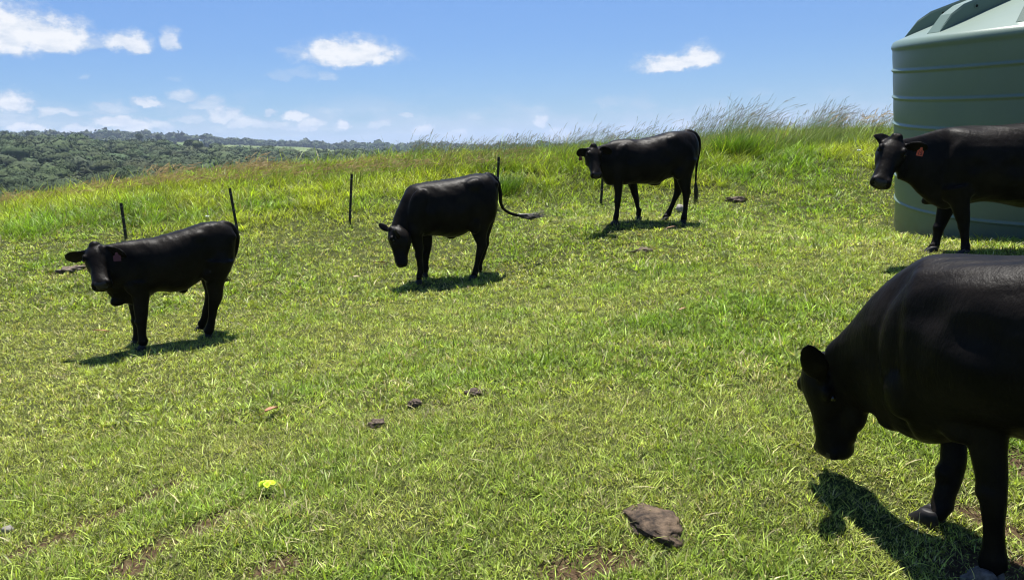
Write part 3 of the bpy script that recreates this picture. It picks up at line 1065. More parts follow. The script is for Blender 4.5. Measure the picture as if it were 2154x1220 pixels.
def tank():
    S = 1.5
    z0, dz, tx, ty, tap, h0 = 0.905 * S, 0.245 * S, -0.067, -0.073, 0.025 / S, 0.846 * S
    zb = z0 - 7 * dz
    base = np.array([TANK_C[0], TANK_C[1], EYE[2] + zb])
    root = empty('water_tank', base)
    tag(root, 'large pale green ribbed plastic rainwater tank with domed ridged roof', 'water tank')
    m = mat_tank()
    M = Matrix(((1, 0, ty, 0), (0, 1, tx, 0), (-ty, -tx, 1, 0), (0, 0, 0, 1)))
    # nearly a pure rotation: normalise the columns
    c0 = Vector((1, 0, -ty)).normalized(); c2 = Vector((ty, tx, 1)).normalized(); c1 = c2.cross(c0).normalized(); c0 = c1.cross(c2)
    R3 = Matrix((c0, c1, c2)).transposed()
    root.rotation_euler = R3.to_euler()
    R = TANK_R
    n = 160
    prof = [(R * 0.965, -0.35)]

    def rad(h):     # h above the base
        return R * (1 + tap * (h - 7 * dz))
    H = h0 - zb     # foot of the rolled rim
    h = -0.3
    ribs = [7 * dz - k * dz for k in range(1, 7)]
    hs = [-0.3]
    for rb in sorted(ribs):
        for d_, o_ in [(-0.034, 0), (-0.022, .004), (-0.012, .016), (0, .022), (0.012, .016), (0.022, .004), (0.034, 0)]:
            prof.append((rad(rb + d_) + o_, rb + d_))
        for q_ in (.13, .2, .35, .5, .65, .8, .87):
            prof.append((rad(rb + dz * q_) + 0.004 * math.sin(math.pi * q_), rb + dz * q_))
    prof = [q for q in prof if q[1] < H - 0.05]
    prof += [(rad(H) + .0, H - 0.03), (rad(H) + .004, H), (rad(H) + .018, H + .018), (rad(H) + .018, H + .05), (rad(H) - .002, H + .10), (rad(H) - .05, H + .125)]
    RE = rad(H) - .05; HE = H + .125
    slope = 0.36
    V = []; Fc = []
    for (r, z) in prof:
        for k in range(n):
            a = 2 * math.pi * k / n
            V.append((r * math.cos(a), r * math.sin(a), z))
    for i in range(len(prof) - 1):
        for k in range(n):
            Fc.append((i * n + k, i * n + (k + 1) % n, (i + 1) * n + (k + 1) % n, (i + 1) * n + k))
    mesh_obj('wall', V, Fc, m, root)
    # conical roof, slightly domed, meeting the rim
    V = []; Fc = []
    rr = [RE - .002, RE * .9, RE * .75, RE * .6, RE * .45, RE * .3, RE * .16]

    def roof_z(r):
        t = 1 - r / RE
        return HE - .002 + slope * RE * (t - 0.18 * t * t)
    for r in rr:
        for k in range(n):
            a = 2 * math.pi * k / n
            V.append((r * math.cos(a), r * math.sin(a), roof_z(r)))
    for i in range(len(rr) - 1):
        for k in range(n):
            Fc.append((i * n + k, i * n + (k + 1) % n, (i + 1) * n + (k + 1) % n, (i + 1) * n + k))
    Fc.append(tuple((len(rr) - 1) * n + k for k in range(n)))
    mesh_obj('roof', V, Fc, m, root)
    # radial box ridges
    hole_m = simple_mat('lifting_hole', (.004, .004, .004), (.006, .006, .006), 3, .8, 0)
    nr = 12
    for q in range(nr):
        a = math.radians(TANK_RIB0) + 2 * math.pi * q / nr
        ca, sa = math.cos(a), math.sin(a)
        st = []
        for t in np.linspace(0, 1, 14):
            r = RE - 0.10 - t * (RE * .78)
            hh = 0.21 * (1 - (1 - min(1, t / 0.17)) ** 2.2) * (1 - .45 * t) + 0.004
            hw = 0.135 * (1 - .45 * t)
            st.append((r, hh, hw))
        V = []; Fc = []
        for (r, hh, hw) in st:
            zb_ = roof_z(r)
            for (s, z) in [(-1.06, -0.03), (-1.0, 0.0), (-.96, hh * .86), (-.86, hh), (.86, hh), (.96, hh * .86), (1.0, 0.0), (1.06, -0.03)]:
                y = s * hw
                V.append((r * ca - y * sa, r * sa + y * ca, zb_ + z))
        for i in range(len(st) - 1):
            for k in range(7):
                Fc.append((i * 8 + k, i * 8 + k + 1, (i + 1) * 8 + k + 1, (i + 1) * 8 + k))
        Fc.append(tuple(range(8))); Fc.append(tuple(range((len(st) - 1) * 8, len(st) * 8))[::-1])
        o = mesh_obj('roof_ridge', V, Fc, m, root, False)
        # lifting hole near the foot of the ridge: ring and dark bore
        for s in (-1, 1):
            r, hh, hw = st[3]
            c = np.array([r * ca, r * sa, roof_z(r) + hh * .55]) + np.array([-sa, ca, 0]) * s * (hw * .985)
            ax = np.array([-sa, ca, 0.0]) * s
            e1 = np.array([ca, sa, 0]); e2 = np.array([0, 0, 1])
            V = []; Fc = []
            for (rad_, out) in [(.030, -.004), (.030, .007), (.019, .009), (.016, -.002)]:
                for k in range(14):
                    b_ = 2 * math.pi * k / 14
                    V.append(c + ax * out + (e1 * math.cos(b_) + e2 * math.sin(b_)) * rad_)
            for i in range(3):
                for k in range(14):
                    Fc.append((i * 14 + k, i * 14 + (k + 1) % 14, (i + 1) * 14 + (k + 1) % 14, (i + 1) * 14 + k))
            hr = mesh_obj('lifting_eye', V, Fc, m, o)
            V = [c + ax * .0045 + (e1 * math.cos(b_) + e2 * math.sin(b_)) * .0185 for b_ in np.linspace(0, 2 * math.pi, 15)[:-1]]
            V2 = [v + ax * -.006 for v in V]
            mesh_obj('bore', V + V2, [tuple(range(14)), tuple(range(14, 28))[::-1]] + [(k, 14 + k, 14 + (k + 1) % 14, (k + 1) % 14) for k in range(14)], hole_m, o)


TANK_RIB0 = 1.8


# ------------------------------------------------------------------ cows
def mat_coat():
    m, t, b = new_mat('black_coat')
    g = t.nodes.new('ShaderNodeTexCoord')
    mp = t.nodes.new('ShaderNodeMapping'); mp.inputs['Scale'].default_value = (90, 90, 26)
    t.links.new(g.outputs['Object'], mp.inputs[0])
    f1, _ = noise_n(t, mp.outputs[0], 1.0, 5, 0.65, dist=0.4)
    f2, _ = noise_n(t, g.outputs['Object'], 5, 5, 0.6)
    f3, _ = noise_n(t, g.outputs['Object'], 1.6, 3, 0.5)
    c = ramp_n(t, f2, [(0.35, (0.0040, 0.0034, 0.0032)), (0.7, (0.0115, 0.0093, 0.0080))])
    t.links.new(c, b.inputs['Base Color'])
    t.links.new(math_n(t, 'MULTIPLY_ADD', f2, 0.20, 0.33), b.inputs['Roughness'])
    b.inputs['Specular IOR Level'].default_value = 0.06
    b.inputs['Sheen Weight'].default_value = 0.0
    b.inputs['Sheen Roughness'].default_value = 0.4
    b.inputs['Sheen Tint'].default_value = (0.6, 0.58, 0.6, 1)
    mp2 = t.nodes.new('ShaderNodeMapping'); mp2.inputs['Scale'].default_value = (16, 16, 3.2)
    t.links.new(g.outputs['Object'], mp2.inputs[0])
    f4, _ = noise_n(t, mp2.outputs[0], 1.0, 4, 0.6, dist=0.8)
    h = math_n(t, 'ADD', math_n(t, 'MULTIPLY', f1, 0.38), math_n(t, 'ADD', math_n(t, 'MULTIPLY', f2, 1.1), math_n(t, 'MULTIPLY', f4, 0.8)))
    bp = t.nodes.new('ShaderNodeBump'); bp.inputs['Strength'].default_value = 0.45; bp.inputs['Distance'].default_value = 0.012
    t.links.new(h, bp.inputs['Height']); t.links.new(bp.outputs[0], b.inputs['Normal'])
    return m


M_COAT = mat_coat()
M_HOOF = simple_mat('hoof_horn', (0.004, 0.0035, 0.0035), (0.012, 0.010, 0.010), 40, 0.55, 0.4, 0.003)
M_HOOF_DUST = simple_mat('dusty_hoof', (0.05, 0.042, 0.038), (0.17, 0.15, 0.14), 30, 0.8, 0.5, 0.004)
M_HAIR = simple_mat('tail_hair', (0.006, 0.005, 0.005), (0.014, 0.011, 0.010), 30, 0.45, 0.3, 0.003, 0.5)
M_NOSE = simple_mat('wet_nose', (0.010, 0.009, 0.010), (0.020, 0.018, 0.019), 120, 0.4, 0.6, 0.002, 0.25)


def mat_eye():
    m, t, b = new_mat('eye_ball')
    b.inputs['Base Color'].default_value = (0.006, 0.004, 0.003, 1)
    b.inputs['Roughness'].default_value = 0.06
    b.inputs['Specular IOR Level'].default_value = 0.6
    return m


M_EYE = mat_eye()


def nrm(v):
    v = np.array(v, float)
    return v / (np.linalg.norm(v) + 1e-12)


class Blob:
    """collects closed overlapping shells; they are fused into one continuous skin"""
    def __init__(self):
        self.V = []; self.F = []

    def add(self, V, Fc):
        o = len(self.V)
        self.V += [tuple(map(float, v)) for v in V]
        self.F += [tuple(i + o for i in f) for f in Fc]

    def rings(self, rings):
        n = len(rings[0]); V = []; Fc = []
        for r in rings:
            V += list(r)
        for i in range(len(rings) - 1):
            for k in range(n):
                Fc.append((i * n + k, i * n + (k + 1) % n, (i + 1) * n + (k + 1) % n, (i + 1) * n + k))
        # rounded caps: a centre vertex each
        c0 = np.mean(rings[0], axis=0); c1 = np.mean(rings[-1], axis=0)
        V.append(c0); V.append(c1)
        a = len(V) - 2; b = len(V) - 1; m = (len(rings) - 1) * n
        for k in range(n):
            Fc.append((a, (k + 1) % n, k)); Fc.append((b, m + k, m + (k + 1) % n))
        self.add(V, Fc)

    def loft(self, st, n=28, sub=5):
        """st: (centre, up vector, down vector, side vector, side2?) resampled with Catmull-Rom"""
        A = np.array([[*c, *u, *d, *s, e] for (c, u, d, s, e) in st], float)
        Q = []
        for i in range(len(A) - 1):
            p0 = A[max(i - 1, 0)]; p1 = A[i]; p2 = A[i + 1]; p3 = A[min(i + 2, len(A) - 1)]
            for k in range(sub):
                t = k / sub
                Q.append(0.5 * ((2 * p1) + (-p0 + p2) * t + (2 * p0 - 5 * p1 + 4 * p2 - p3) * t * t + (-p0 + 3 * p1 - 3 * p2 + p3) * t ** 3))
        Q.append(A[-1])
        rings = []
        for q in Q:
            c, u, d, s, e = q[:3], q[3:6], q[6:9], q[9:12], q[12]
            ring = []
            for k in range(n):
                a = 2 * math.pi * k / n
                ca, sa = math.cos(a), math.sin(a)
                if sa >= 0:
                    x = math.copysign(abs(ca) ** e, ca)
                    ring.append(c + s * x + u * sa)
                else:
                    ring.append(c + s * ca - (-sa) * (-d) * 1.0)
            rings.append(ring)
        self.rings(rings)

    def limb(self, pts_, side, n=18, sub=5):
        """pts_: (point, half width along the body, half width across)"""
        st = []
        P_ = [np.array(p[0], float) for p in pts_]
        for i, (p, a, b) in enumerate(pts_):
            d = nrm(P_[min(i + 1, len(P_) - 1)] - P_[max(i - 1, 0)])
            s = nrm(np.array(side, float) - d * np.dot(side, d))
            u = nrm(np.cross(d, s))
            st.append((P_[i], u * a, -u * a, s * b, 1.0))
        self.loft(st, n, sub)

    def ball(self, c, ax, ay, az):
        """ellipsoid with three axis vectors"""
        V = []; Fc = []
        n, m = 16, 10
        c = np.array(c, float)
        for i in range(1, m):
            t = math.pi * i / m
            for k in range(n):
                a = 2 * math.pi * k / n
                V.append(c + ax * math.sin(t) * math.cos(a) + ay * math.sin(t) * math.sin(a) + az * math.cos(t))
        V.append(c + az); V.append(c - az)
        for i in range(m - 2):
            for k in range(n):
                Fc.append((i * n + k, (i + 1) * n + k, (i + 1) * n + (k + 1) % n, i * n + (k + 1) % n))
        a = (m - 1) * n
        for k in range(n):
            Fc.append((a, k, (k + 1) % n)); Fc.append((a + 1, (m - 2) * n + (k + 1) % n, (m - 2) * n + k))
        self.add(V, Fc)

    def fuse(self, voxel, smooth_it=6, factor=0.5):
        me = bpy.data.meshes.new('tmp')
        me.from_pydata(self.V, [], self.F)
        bm = bmesh.new(); bm.from_mesh(me)
        bmesh.ops.recalc_face_normals(bm, faces=bm.faces)
        bm.to_mesh(me); bm.free()
        o = bpy.data.objects.new('tmp', me)
        col.objects.link(o)
        r = o.modifiers.new('r', 'REMESH'); r.mode = 'VOXEL'; r.voxel_size = voxel; r.adaptivity = 0
        bpy.context.view_layer.update()
        dg = bpy.context.evaluated_depsgraph_get()
        ev = bpy.data.meshes.new_from_object(o.evaluated_get(dg))
        bpy.data.objects.remove(o); bpy.data.meshes.remove(me)
        return ev


# generic head: stations along the face from poll to muzzle (fractions of head length)
HEAD = [  # s, top, bottom, half width, squareness
    (-0.08, 0.0, -0.16, 0.09, 1.0), (-0.02, 0.07, -0.24, 0.150, 1.0), (0.06, 0.115, -0.32, 0.205, 0.92), (0.16, 0.140, -0.385, 0.238, 0.82),
    (0.27, 0.142, -0.410, 0.250, 0.78), (0.38, 0.125, -0.400, 0.232, 0.8), (0.50, 0.105, -0.355, 0.200, 0.85), (0.62, 0.092, -0.295, 0.172, 0.88),
    (0.74, 0.084, -0.250, 0.158, 0.9), (0.84, 0.084, -0.232, 0.165, 0.9), (0.92, 0.078, -0.225, 0.178, 0.88), (0.98, 0.055, -0.205, 0.170, 0.9), (1.03, 0.0, -0.155, 0.125, 1.0)]



def relax(co, ed, w, it, lam=.55, mu=-.50):
    n = len(co)
    deg = np.bincount(ed.ravel(), minlength=n).astype(float)
    for q in range(it):
        for f in ((lam, mu) if it > 10 else (lam,)):
            acc = np.stack([np.bincount(ed[:, 0], co[ed[:, 1], i], n) + np.bincount(ed[:, 1], co[ed[:, 0], i], n) for i in range(3)], 1)
            co = co + (acc / deg[:, None] - co) * (f * w)[:, None]
    return co


def build_cow(spec):
    """spec holds the pose: every point is (pixel x, pixel y, depth) turned into a place in the field"""
    B = Blob()
    ax = nrm(P(*spec['front']) - P(*spec['back'])); ax[2] = 0; ax = nrm(ax)     # heading
    side = nrm(np.cross([0, 0, 1], ax))                                          # towards the animal's left
    if np.dot(side, -P(*spec['front']) + EYE) < 0:
        side = -side                                                             # side: towards the viewer
    k = spec['size']                                                             # 1 = adult
    # trunk and neck
    st = []
    for (tx, ty, bx, by, D, hw, e) in spec['trunk']:
        T_ = P(tx, ty, D); B_ = P(bx, by, D)
        c = T_ * 0.48 + B_ * 0.52
        st.append((c, T_ - c, B_ - c, side * hw * k, e))
    st_br = [(c, u, d_, s_ * .72, e) for (c, u, d_, s_, e) in st[:5]]
    nk = []
    for (tx, ty, bx, by, D, hw) in spec['neck'][::-1]:
        T_ = P(tx, ty, D); B_ = P(bx, by, D); c = (T_ + B_) / 2
        nk.append((c, T_ - c, B_ - c, side * hw * k, 1.0))
    B.loft(st_br, 30, 5)
    B.loft(nk + st[3:], 36, 6)
    for (x, y, D, off, a, b, c, rot) in spec.get('balls', []):
        # muscles and bones: a along the body (turned by rot), b across, c up
        p = P(x, y, D) + side * off * k
        cr, sr = math.cos(rot), math.sin(rot)
        A_ = (ax * cr + np.array([0, 0, 1]) * sr); C_ = (-ax * sr + np.array([0, 0, 1]) * cr)
        B.ball(p, A_ * a * k, side * b * k, C_ * c * k)
    # legs
    hoofs = []
    for leg in spec['legs']:
        pl = []
        for (x, y, D, w, r) in leg['pts']:
            hwm = w / 2 * D / F
            pl.append((P(x, y, D), hwm, hwm * r))
        hp_ = P(*leg['hoof'][:3]); zl = hz(hp_[0], hp_[1])
        pl.append((np.array([hp_[0], hp_[1], zl + 0.055 * k]) * 1.0, pl[-1][1] * .95, pl[-1][2] * .95))
        B.limb(pl, side, 18, 5)
        j_ = pl[3][0]; w3 = pl[3][1]
        rear = spec['legs'].index(leg) > 1
        if rear:        # point of the hock stands out behind, tendon above it
            B.ball(j_ - ax * w3 * .75 + np.array([0, 0, .02 * k]), ax * .028 * k, side * .024 * k, np.array([0, 0, 1]) * .05 * k)
        else:           # knee: a flat knob in front
            B.ball(j_ + ax * w3 * .25 + np.array([0, 0, .02 * k]), ax * w3 * 1.0, side * w3 * 1.05, np.array([0, 0, 1]) * .055 * k)
        B.ball(pl[-3][0] - ax * .022 * k, ax * .03 * k, side * .032 * k, np.array([0, 0, 1]) * .03 * k)
        hoofs.append((P(*leg['hoof'][:3]), leg['hoof'][3], leg.get('dust', False)))
    # head frame
    hd = spec['head']
    poll, muz = P(*hd['poll']), P(*hd['muzzle'])
    Lh = np.linalg.norm(muz - poll) / 1.0
    nn = nrm(muz - poll)
    ff = nrm(np.array(hd['fore'], float) - nn * np.dot(hd['fore'], nn))
    rr = nrm(np.cross(nn, ff))
    wd = hd.get('wide', 1.0)
    st = []
    for (s, t, b, w, e) in HEAD:
        c = poll + nn * s * Lh
        c0 = c + ff * (t + b) * .5 * Lh * hd.get('deep', 1)
        st.append((c0, ff * (t - b) * .5 * Lh * hd.get('deep', 1), -ff * (t - b) * .5 * Lh * hd.get('deep', 1), rr * w * Lh * wd, e))
    B.loft(st, 30, 5)

    def hp(s, f_, r_):
        return poll + nn * s * Lh + ff * f_ * Lh + rr * r_ * Lh
    # brow ridges, poll tuft, cheek
    for sgn in (-1, 1):
        B.ball(hp(0.25, 0.075, sgn * 0.195 * wd), nn * .085 * Lh, rr * .052 * Lh, ff * .06 * Lh)
        B.ball(hp(0.36, -0.22, sgn * 0.15 * wd), nn * .18 * Lh, rr * .08 * Lh, ff * .15 * Lh)
        B.ball(hp(0.93, 0.015, sgn * 0.11 * wd), nn * .075 * Lh, rr * .065 * Lh, ff * .060 * Lh)
    if hd.get('tuft', 0):
        B.ball(hp(-0.01, 0.03, 0), nn * (.09 + .035 * hd['tuft']) * Lh, rr * .125 * Lh, ff * .11 * Lh)
        if hd['tuft'] > .9:
            for j in (-1, 1):
                B.ball(hp(-0.045, 0.05, j * .05), nn * .075 * Lh, rr * .055 * Lh, ff * .09 * Lh)
    # ears
    for (s, f_, r_, tip, wdt, nrm_v) in hd['ears']:
        b0 = hp(s, f_, r_); t0 = P(*tip)
        d = t0 - b0; Le = np.linalg.norm(d); d = d / Le
        w_ax = nrm(np.cross(d, nrm_v)); th = nrm(np.cross(w_ax, d))
        st = []
        for (q, w, tk, bow) in [(-.12, .30, .30, 0), (0.05, .34, .26, 0), (.2, .62, .16, .02), (.4, .92, .10, .04), (.6, 1.0, .085, .04), (.8, .86, .08, .02), (.93, .55, .075, .0), (1.0, .2, .06, 0)]:
            c = b0 + d * q * Le + th * bow * Le
            st.append((c, th * (tk * wdt * .55 + .006), -th * (tk * wdt * .55 + .006), w_ax * (w * wdt * .60 + .004), 1.0))
        B.loft(st, 16, 4)
    # tail
    tl = [(P(x, y, D), w / 2 * D / F, w / 2 * D / F) for (x, y, D, w) in spec['tail']]
    B.limb(tl, ax if abs(np.dot(nrm(tl[-1][0] - tl[0][0]), side)) > .8 else side, 10, 5)
    me = B.fuse(spec.get('voxel', 0.010), spec.get('smooth', 7))
    # soft modelling of the fused skin: nostrils, eye sockets, folds
    co = np.empty(len(me.vertices) * 3); me.vertices.foreach_get('co', co); co = co.reshape(-1, 3)
    ed = np.empty(len(me.edges) * 2, np.int32); me.edges.foreach_get('vertices', ed); ed = ed.reshape(-1, 2)
    co = relax(co, ed, np.ones(len(co)), 7)
    wz = 1 - sstep(.66, .90, np.linalg.norm(co - (poll + nn * .5 * Lh), axis=1) / Lh)     # 1 on the head
    gz0 = hz(co[:, 0].mean(), co[:, 1].mean())
    wl = sstep(.42 * k, .62 * k, co[:, 2] - gz0)
    wt = np.ones(len(co))
    tp = [t_[0] for t_ in tl[1:]]
    for a_, b_ in zip(tp[:-1], tp[1:]):
        for q_ in (0, .33, .66, 1):
            wt = np.minimum(wt, sstep(.05, .09, np.linalg.norm(co - (a_ * (1 - q_) + b_ * q_), axis=1)))
    co = relax(co, ed, (1 - wz) * wl * wt, spec.get('soft', 38))

    def push(c, rad, vec):
        d = np.linalg.norm(co - c, axis=1) / rad
        w = np.exp(-d * d * 1.5)[:, None]
        co[:] += w * np.array(vec)
    for sgn in (-1, 1):
        push(hp(1.02, -0.01, sgn * 0.10 * wd), 0.045 * Lh, -nn * 0.05 * Lh)
        push(hp(0.30, 0.03, sgn * 0.262 * wd), 0.065 * Lh, -rr * sgn * 0.018 * Lh)
        push(hp(0.55, -0.02, sgn * 0.17 * wd), 0.12 * Lh, -rr * sgn * 0.02 * Lh)
    for q_ in (-.1, 0, .1):
        push(hp(1.04, -0.125, q_), 0.045 * Lh, -nn * 0.03 * Lh)
    for (x, y, D, rad, dep) in spec.get('dents', []):
        push(P(x, y, D) + side * 0.25 * k, rad * k, -side * dep * k)
    # skin folds and veins: small low-frequency relief
    base = P(*spec['front']) * .5 + P(*spec['back']) * .5
    g0 = np.array([base[0], base[1], hz(base[0], base[1])])
    n1 = fbm(co[:, 0] * 1.0 + co[:, 1], co[:, 2] * .8, 6.5, 3, 3) - .5
    me.vertices.foreach_set('co', co.ravel()); me.update()
    no = np.empty(len(me.vertices) * 3); me.vertices.foreach_get('normal', no); no = no.reshape(-1, 3)
    co = co + no * (n1 * 0.020 * k)[:, None]
    co -= g0
    me.vertices.foreach_set('co', co.ravel()); me.update()
    me.polygons.foreach_set('use_smooth', [True] * len(me.polygons))
    me.materials.clear(); me.materials.append(M_COAT); me.materials.append(M_NOSE)
    # bare nose pad
    pc = np.empty(len(me.polygons) * 3); me.polygons.foreach_get('center', pc); pc = pc.reshape(-1, 3) + g0
    rel = pc - poll
    s_ = rel @ nn / Lh; f_ = rel @ ff / Lh; r_ = rel @ rr / Lh
    nose = (s_ > 0.90) & (f_ > -0.055 + 0 * s_) & (np.abs(r_) < 0.11) & (f_ < 0.075) & (s_ < 1.2)
    me.polygons.foreach_set('material_index', nose.astype(np.int32))
    root = empty('cow', g0)
    tag(root, spec['label'], 'cow', 'black cattle on the grass')
    body = bpy.data.objects.new('body', me); me.name = 'body'
    col.objects.link(body); body.parent = root
    # eyes
    for sgn in (-1, 1):
        c = hp(0.30, 0.035, sgn * 0.226 * wd) - g0
        Bq = Blob(); Bq.ball(c, nn * .032 * Lh, rr * .024 * Lh, ff * .029 * Lh)
        mesh_obj('eye', Bq.V, Bq.F, M_EYE, root)
    # hooves: two claws each
    for (p, sz, dust) in hoofs:
        Bq = Blob()
        gz = hz(p[0], p[1])
        fwd = nrm(ax + np.array([0, 0, 0]))
        for sgn in (-1, 1):
            st = []
            c0 = np.array([p[0], p[1], gz - 0.012]) + side * sgn * 0.030 * k * sz
            for (z, fr, bk, w) in [(0, .088, .045, .030), (.012, .088, .045, .031), (.035, .066, .042, .029), (.06, .040, .036, .024), (.072, .026, .026, .015)]:
                c = c0 + np.array([0, 0, z]) * k * sz + fwd * (fr - bk) / 2 * k * sz
                st.append((c, fwd * (fr + bk) / 2 * k * sz, -fwd * (fr + bk) / 2 * k * sz, side * w * k * sz, .9))
            Bq.loft(st, 16, 3)
        V = [np.array(v) - g0 for v in Bq.V]
        mesh_obj('hoof', V, Bq.F, M_HOOF_DUST if dust else M_HOOF, root)
    # tail switch: strands of hair
    tu = spec['tuft']
    cp = [P(*q) - g0 for q in tu['path']]
    V = []; Fc = []; off = 0
    r = random.Random(3)
    ntf = tu.get('n', 46)
    for j in range(ntf):
        o1 = np.array([r.gauss(0, 1), r.gauss(0, 1), r.gauss(0, 1)])
        o2 = np.array([r.gauss(0, 1), r.gauss(0, 1), r.gauss(0, 1)])
        w = tu['w']; ln = r.uniform(.62, 1.0)
        pts_ = []; rad = []
        m = 6
        for i in range(m):
            t = i / (m - 1) * ln
            f = t * (len(cp) - 1); a = min(int(f), len(cp) - 2); q = cp[a] + (cp[a + 1] - cp[a]) * (f - a)
            pts_.append(q + (o1 * math.sin(min(1, t * 1.4) * math.pi * .75) * .55 + o2 * t * t * .95) * w)
            rad.append(0.0042 * k * (1.05 - i / (m - 1)) + .0007)
        v, f_ = tube(pts_, rad, 4)
        V += v; Fc += [tuple(i + off for i in q) for q in f_]; off += len(v)
    mesh_obj('tail_switch', V, Fc, M_HAIR, root)
    # ear tags
    for tg in spec.get('tags', []):
        c = P(*tg['at']) - g0
        w, h = tg['w'], tg['h']
        up = nrm(np.array([0, 0, 1]) + np.array(tg.get('tilt', (0, 0, 0))))
        to = nrm(EYE - P(*tg['at']))
        ri = nrm(np.cross(up, to)); to = np.cross(ri, up)
        sh = [(-.5, -.5), (.5, -.5), (.5, .1), (.2, .3), (.15, .55), (-.15, .55), (-.2, .3), (-.5, .1)]
        V = []
        for tt in (0.002, -0.002):
            V += [c + ri * x * w + up * y * h + to * tt for x, y in sh]
        nS = len(sh)
        Fc = [tuple(range(nS))[::-1], tuple(range(nS, 2 * nS))] + [(i, (i + 1) % nS, nS + (i + 1) % nS, nS + i) for i in range(nS)]
        mm = simple_mat('tag_plastic', tg['c'], tuple(x * .9 for x in tg['c']), 20, .45, 0)
        to_ = mesh_obj('ear_tag', V, Fc, mm, root, False)
        if tg.get('num'):
            mk = simple_mat('tag_ink', (.03, .01, .01), (.04, .012, .01), 20, .6, 0)
            segs = {'1': [(0, -.3, 0, .3)], '5': [(.5, .3, -.5, .3), (-.5, .3, -.5, 0), (-.5, 0, .5, 0), (.5, 0, .5, -.3), (.5, -.3, -.5, -.3)],
                    '3': [(-.5, .3, .5, .3), (.5, .3, .5, -.3), (-.2, 0, .5, 0), (.5, -.3, -.5, -.3)]}
            V = []; Fc = []
            for di, ch in enumerate(tg['num']):
                cx = (di - (len(tg['num']) - 1) / 2) * .36
                for (x0, y0, x1, y1) in segs[ch]:
                    a = np.array([cx + x0 * .2, -.12 + y0 * .75]); b = np.array([cx + x1 * .2, -.12 + y1 * .75])
                    dd = (b - a) / (np.linalg.norm(b - a) + 1e-9); pn = np.array([-dd[1], dd[0]]) * .05
                    a = a - dd * .04; b = b + dd * .04
                    o_ = len(V)
                    for q in (a - pn, b - pn, b + pn, a + pn):
                        V.append(c + ri * q[0] * w + up * q[1] * h + to * .0035)
                    Fc.append((o_, o_ + 1, o_ + 2, o_ + 3))
            mesh_obj('tag_number', V, Fc, mk, to_, False)
    return root


COWS = []
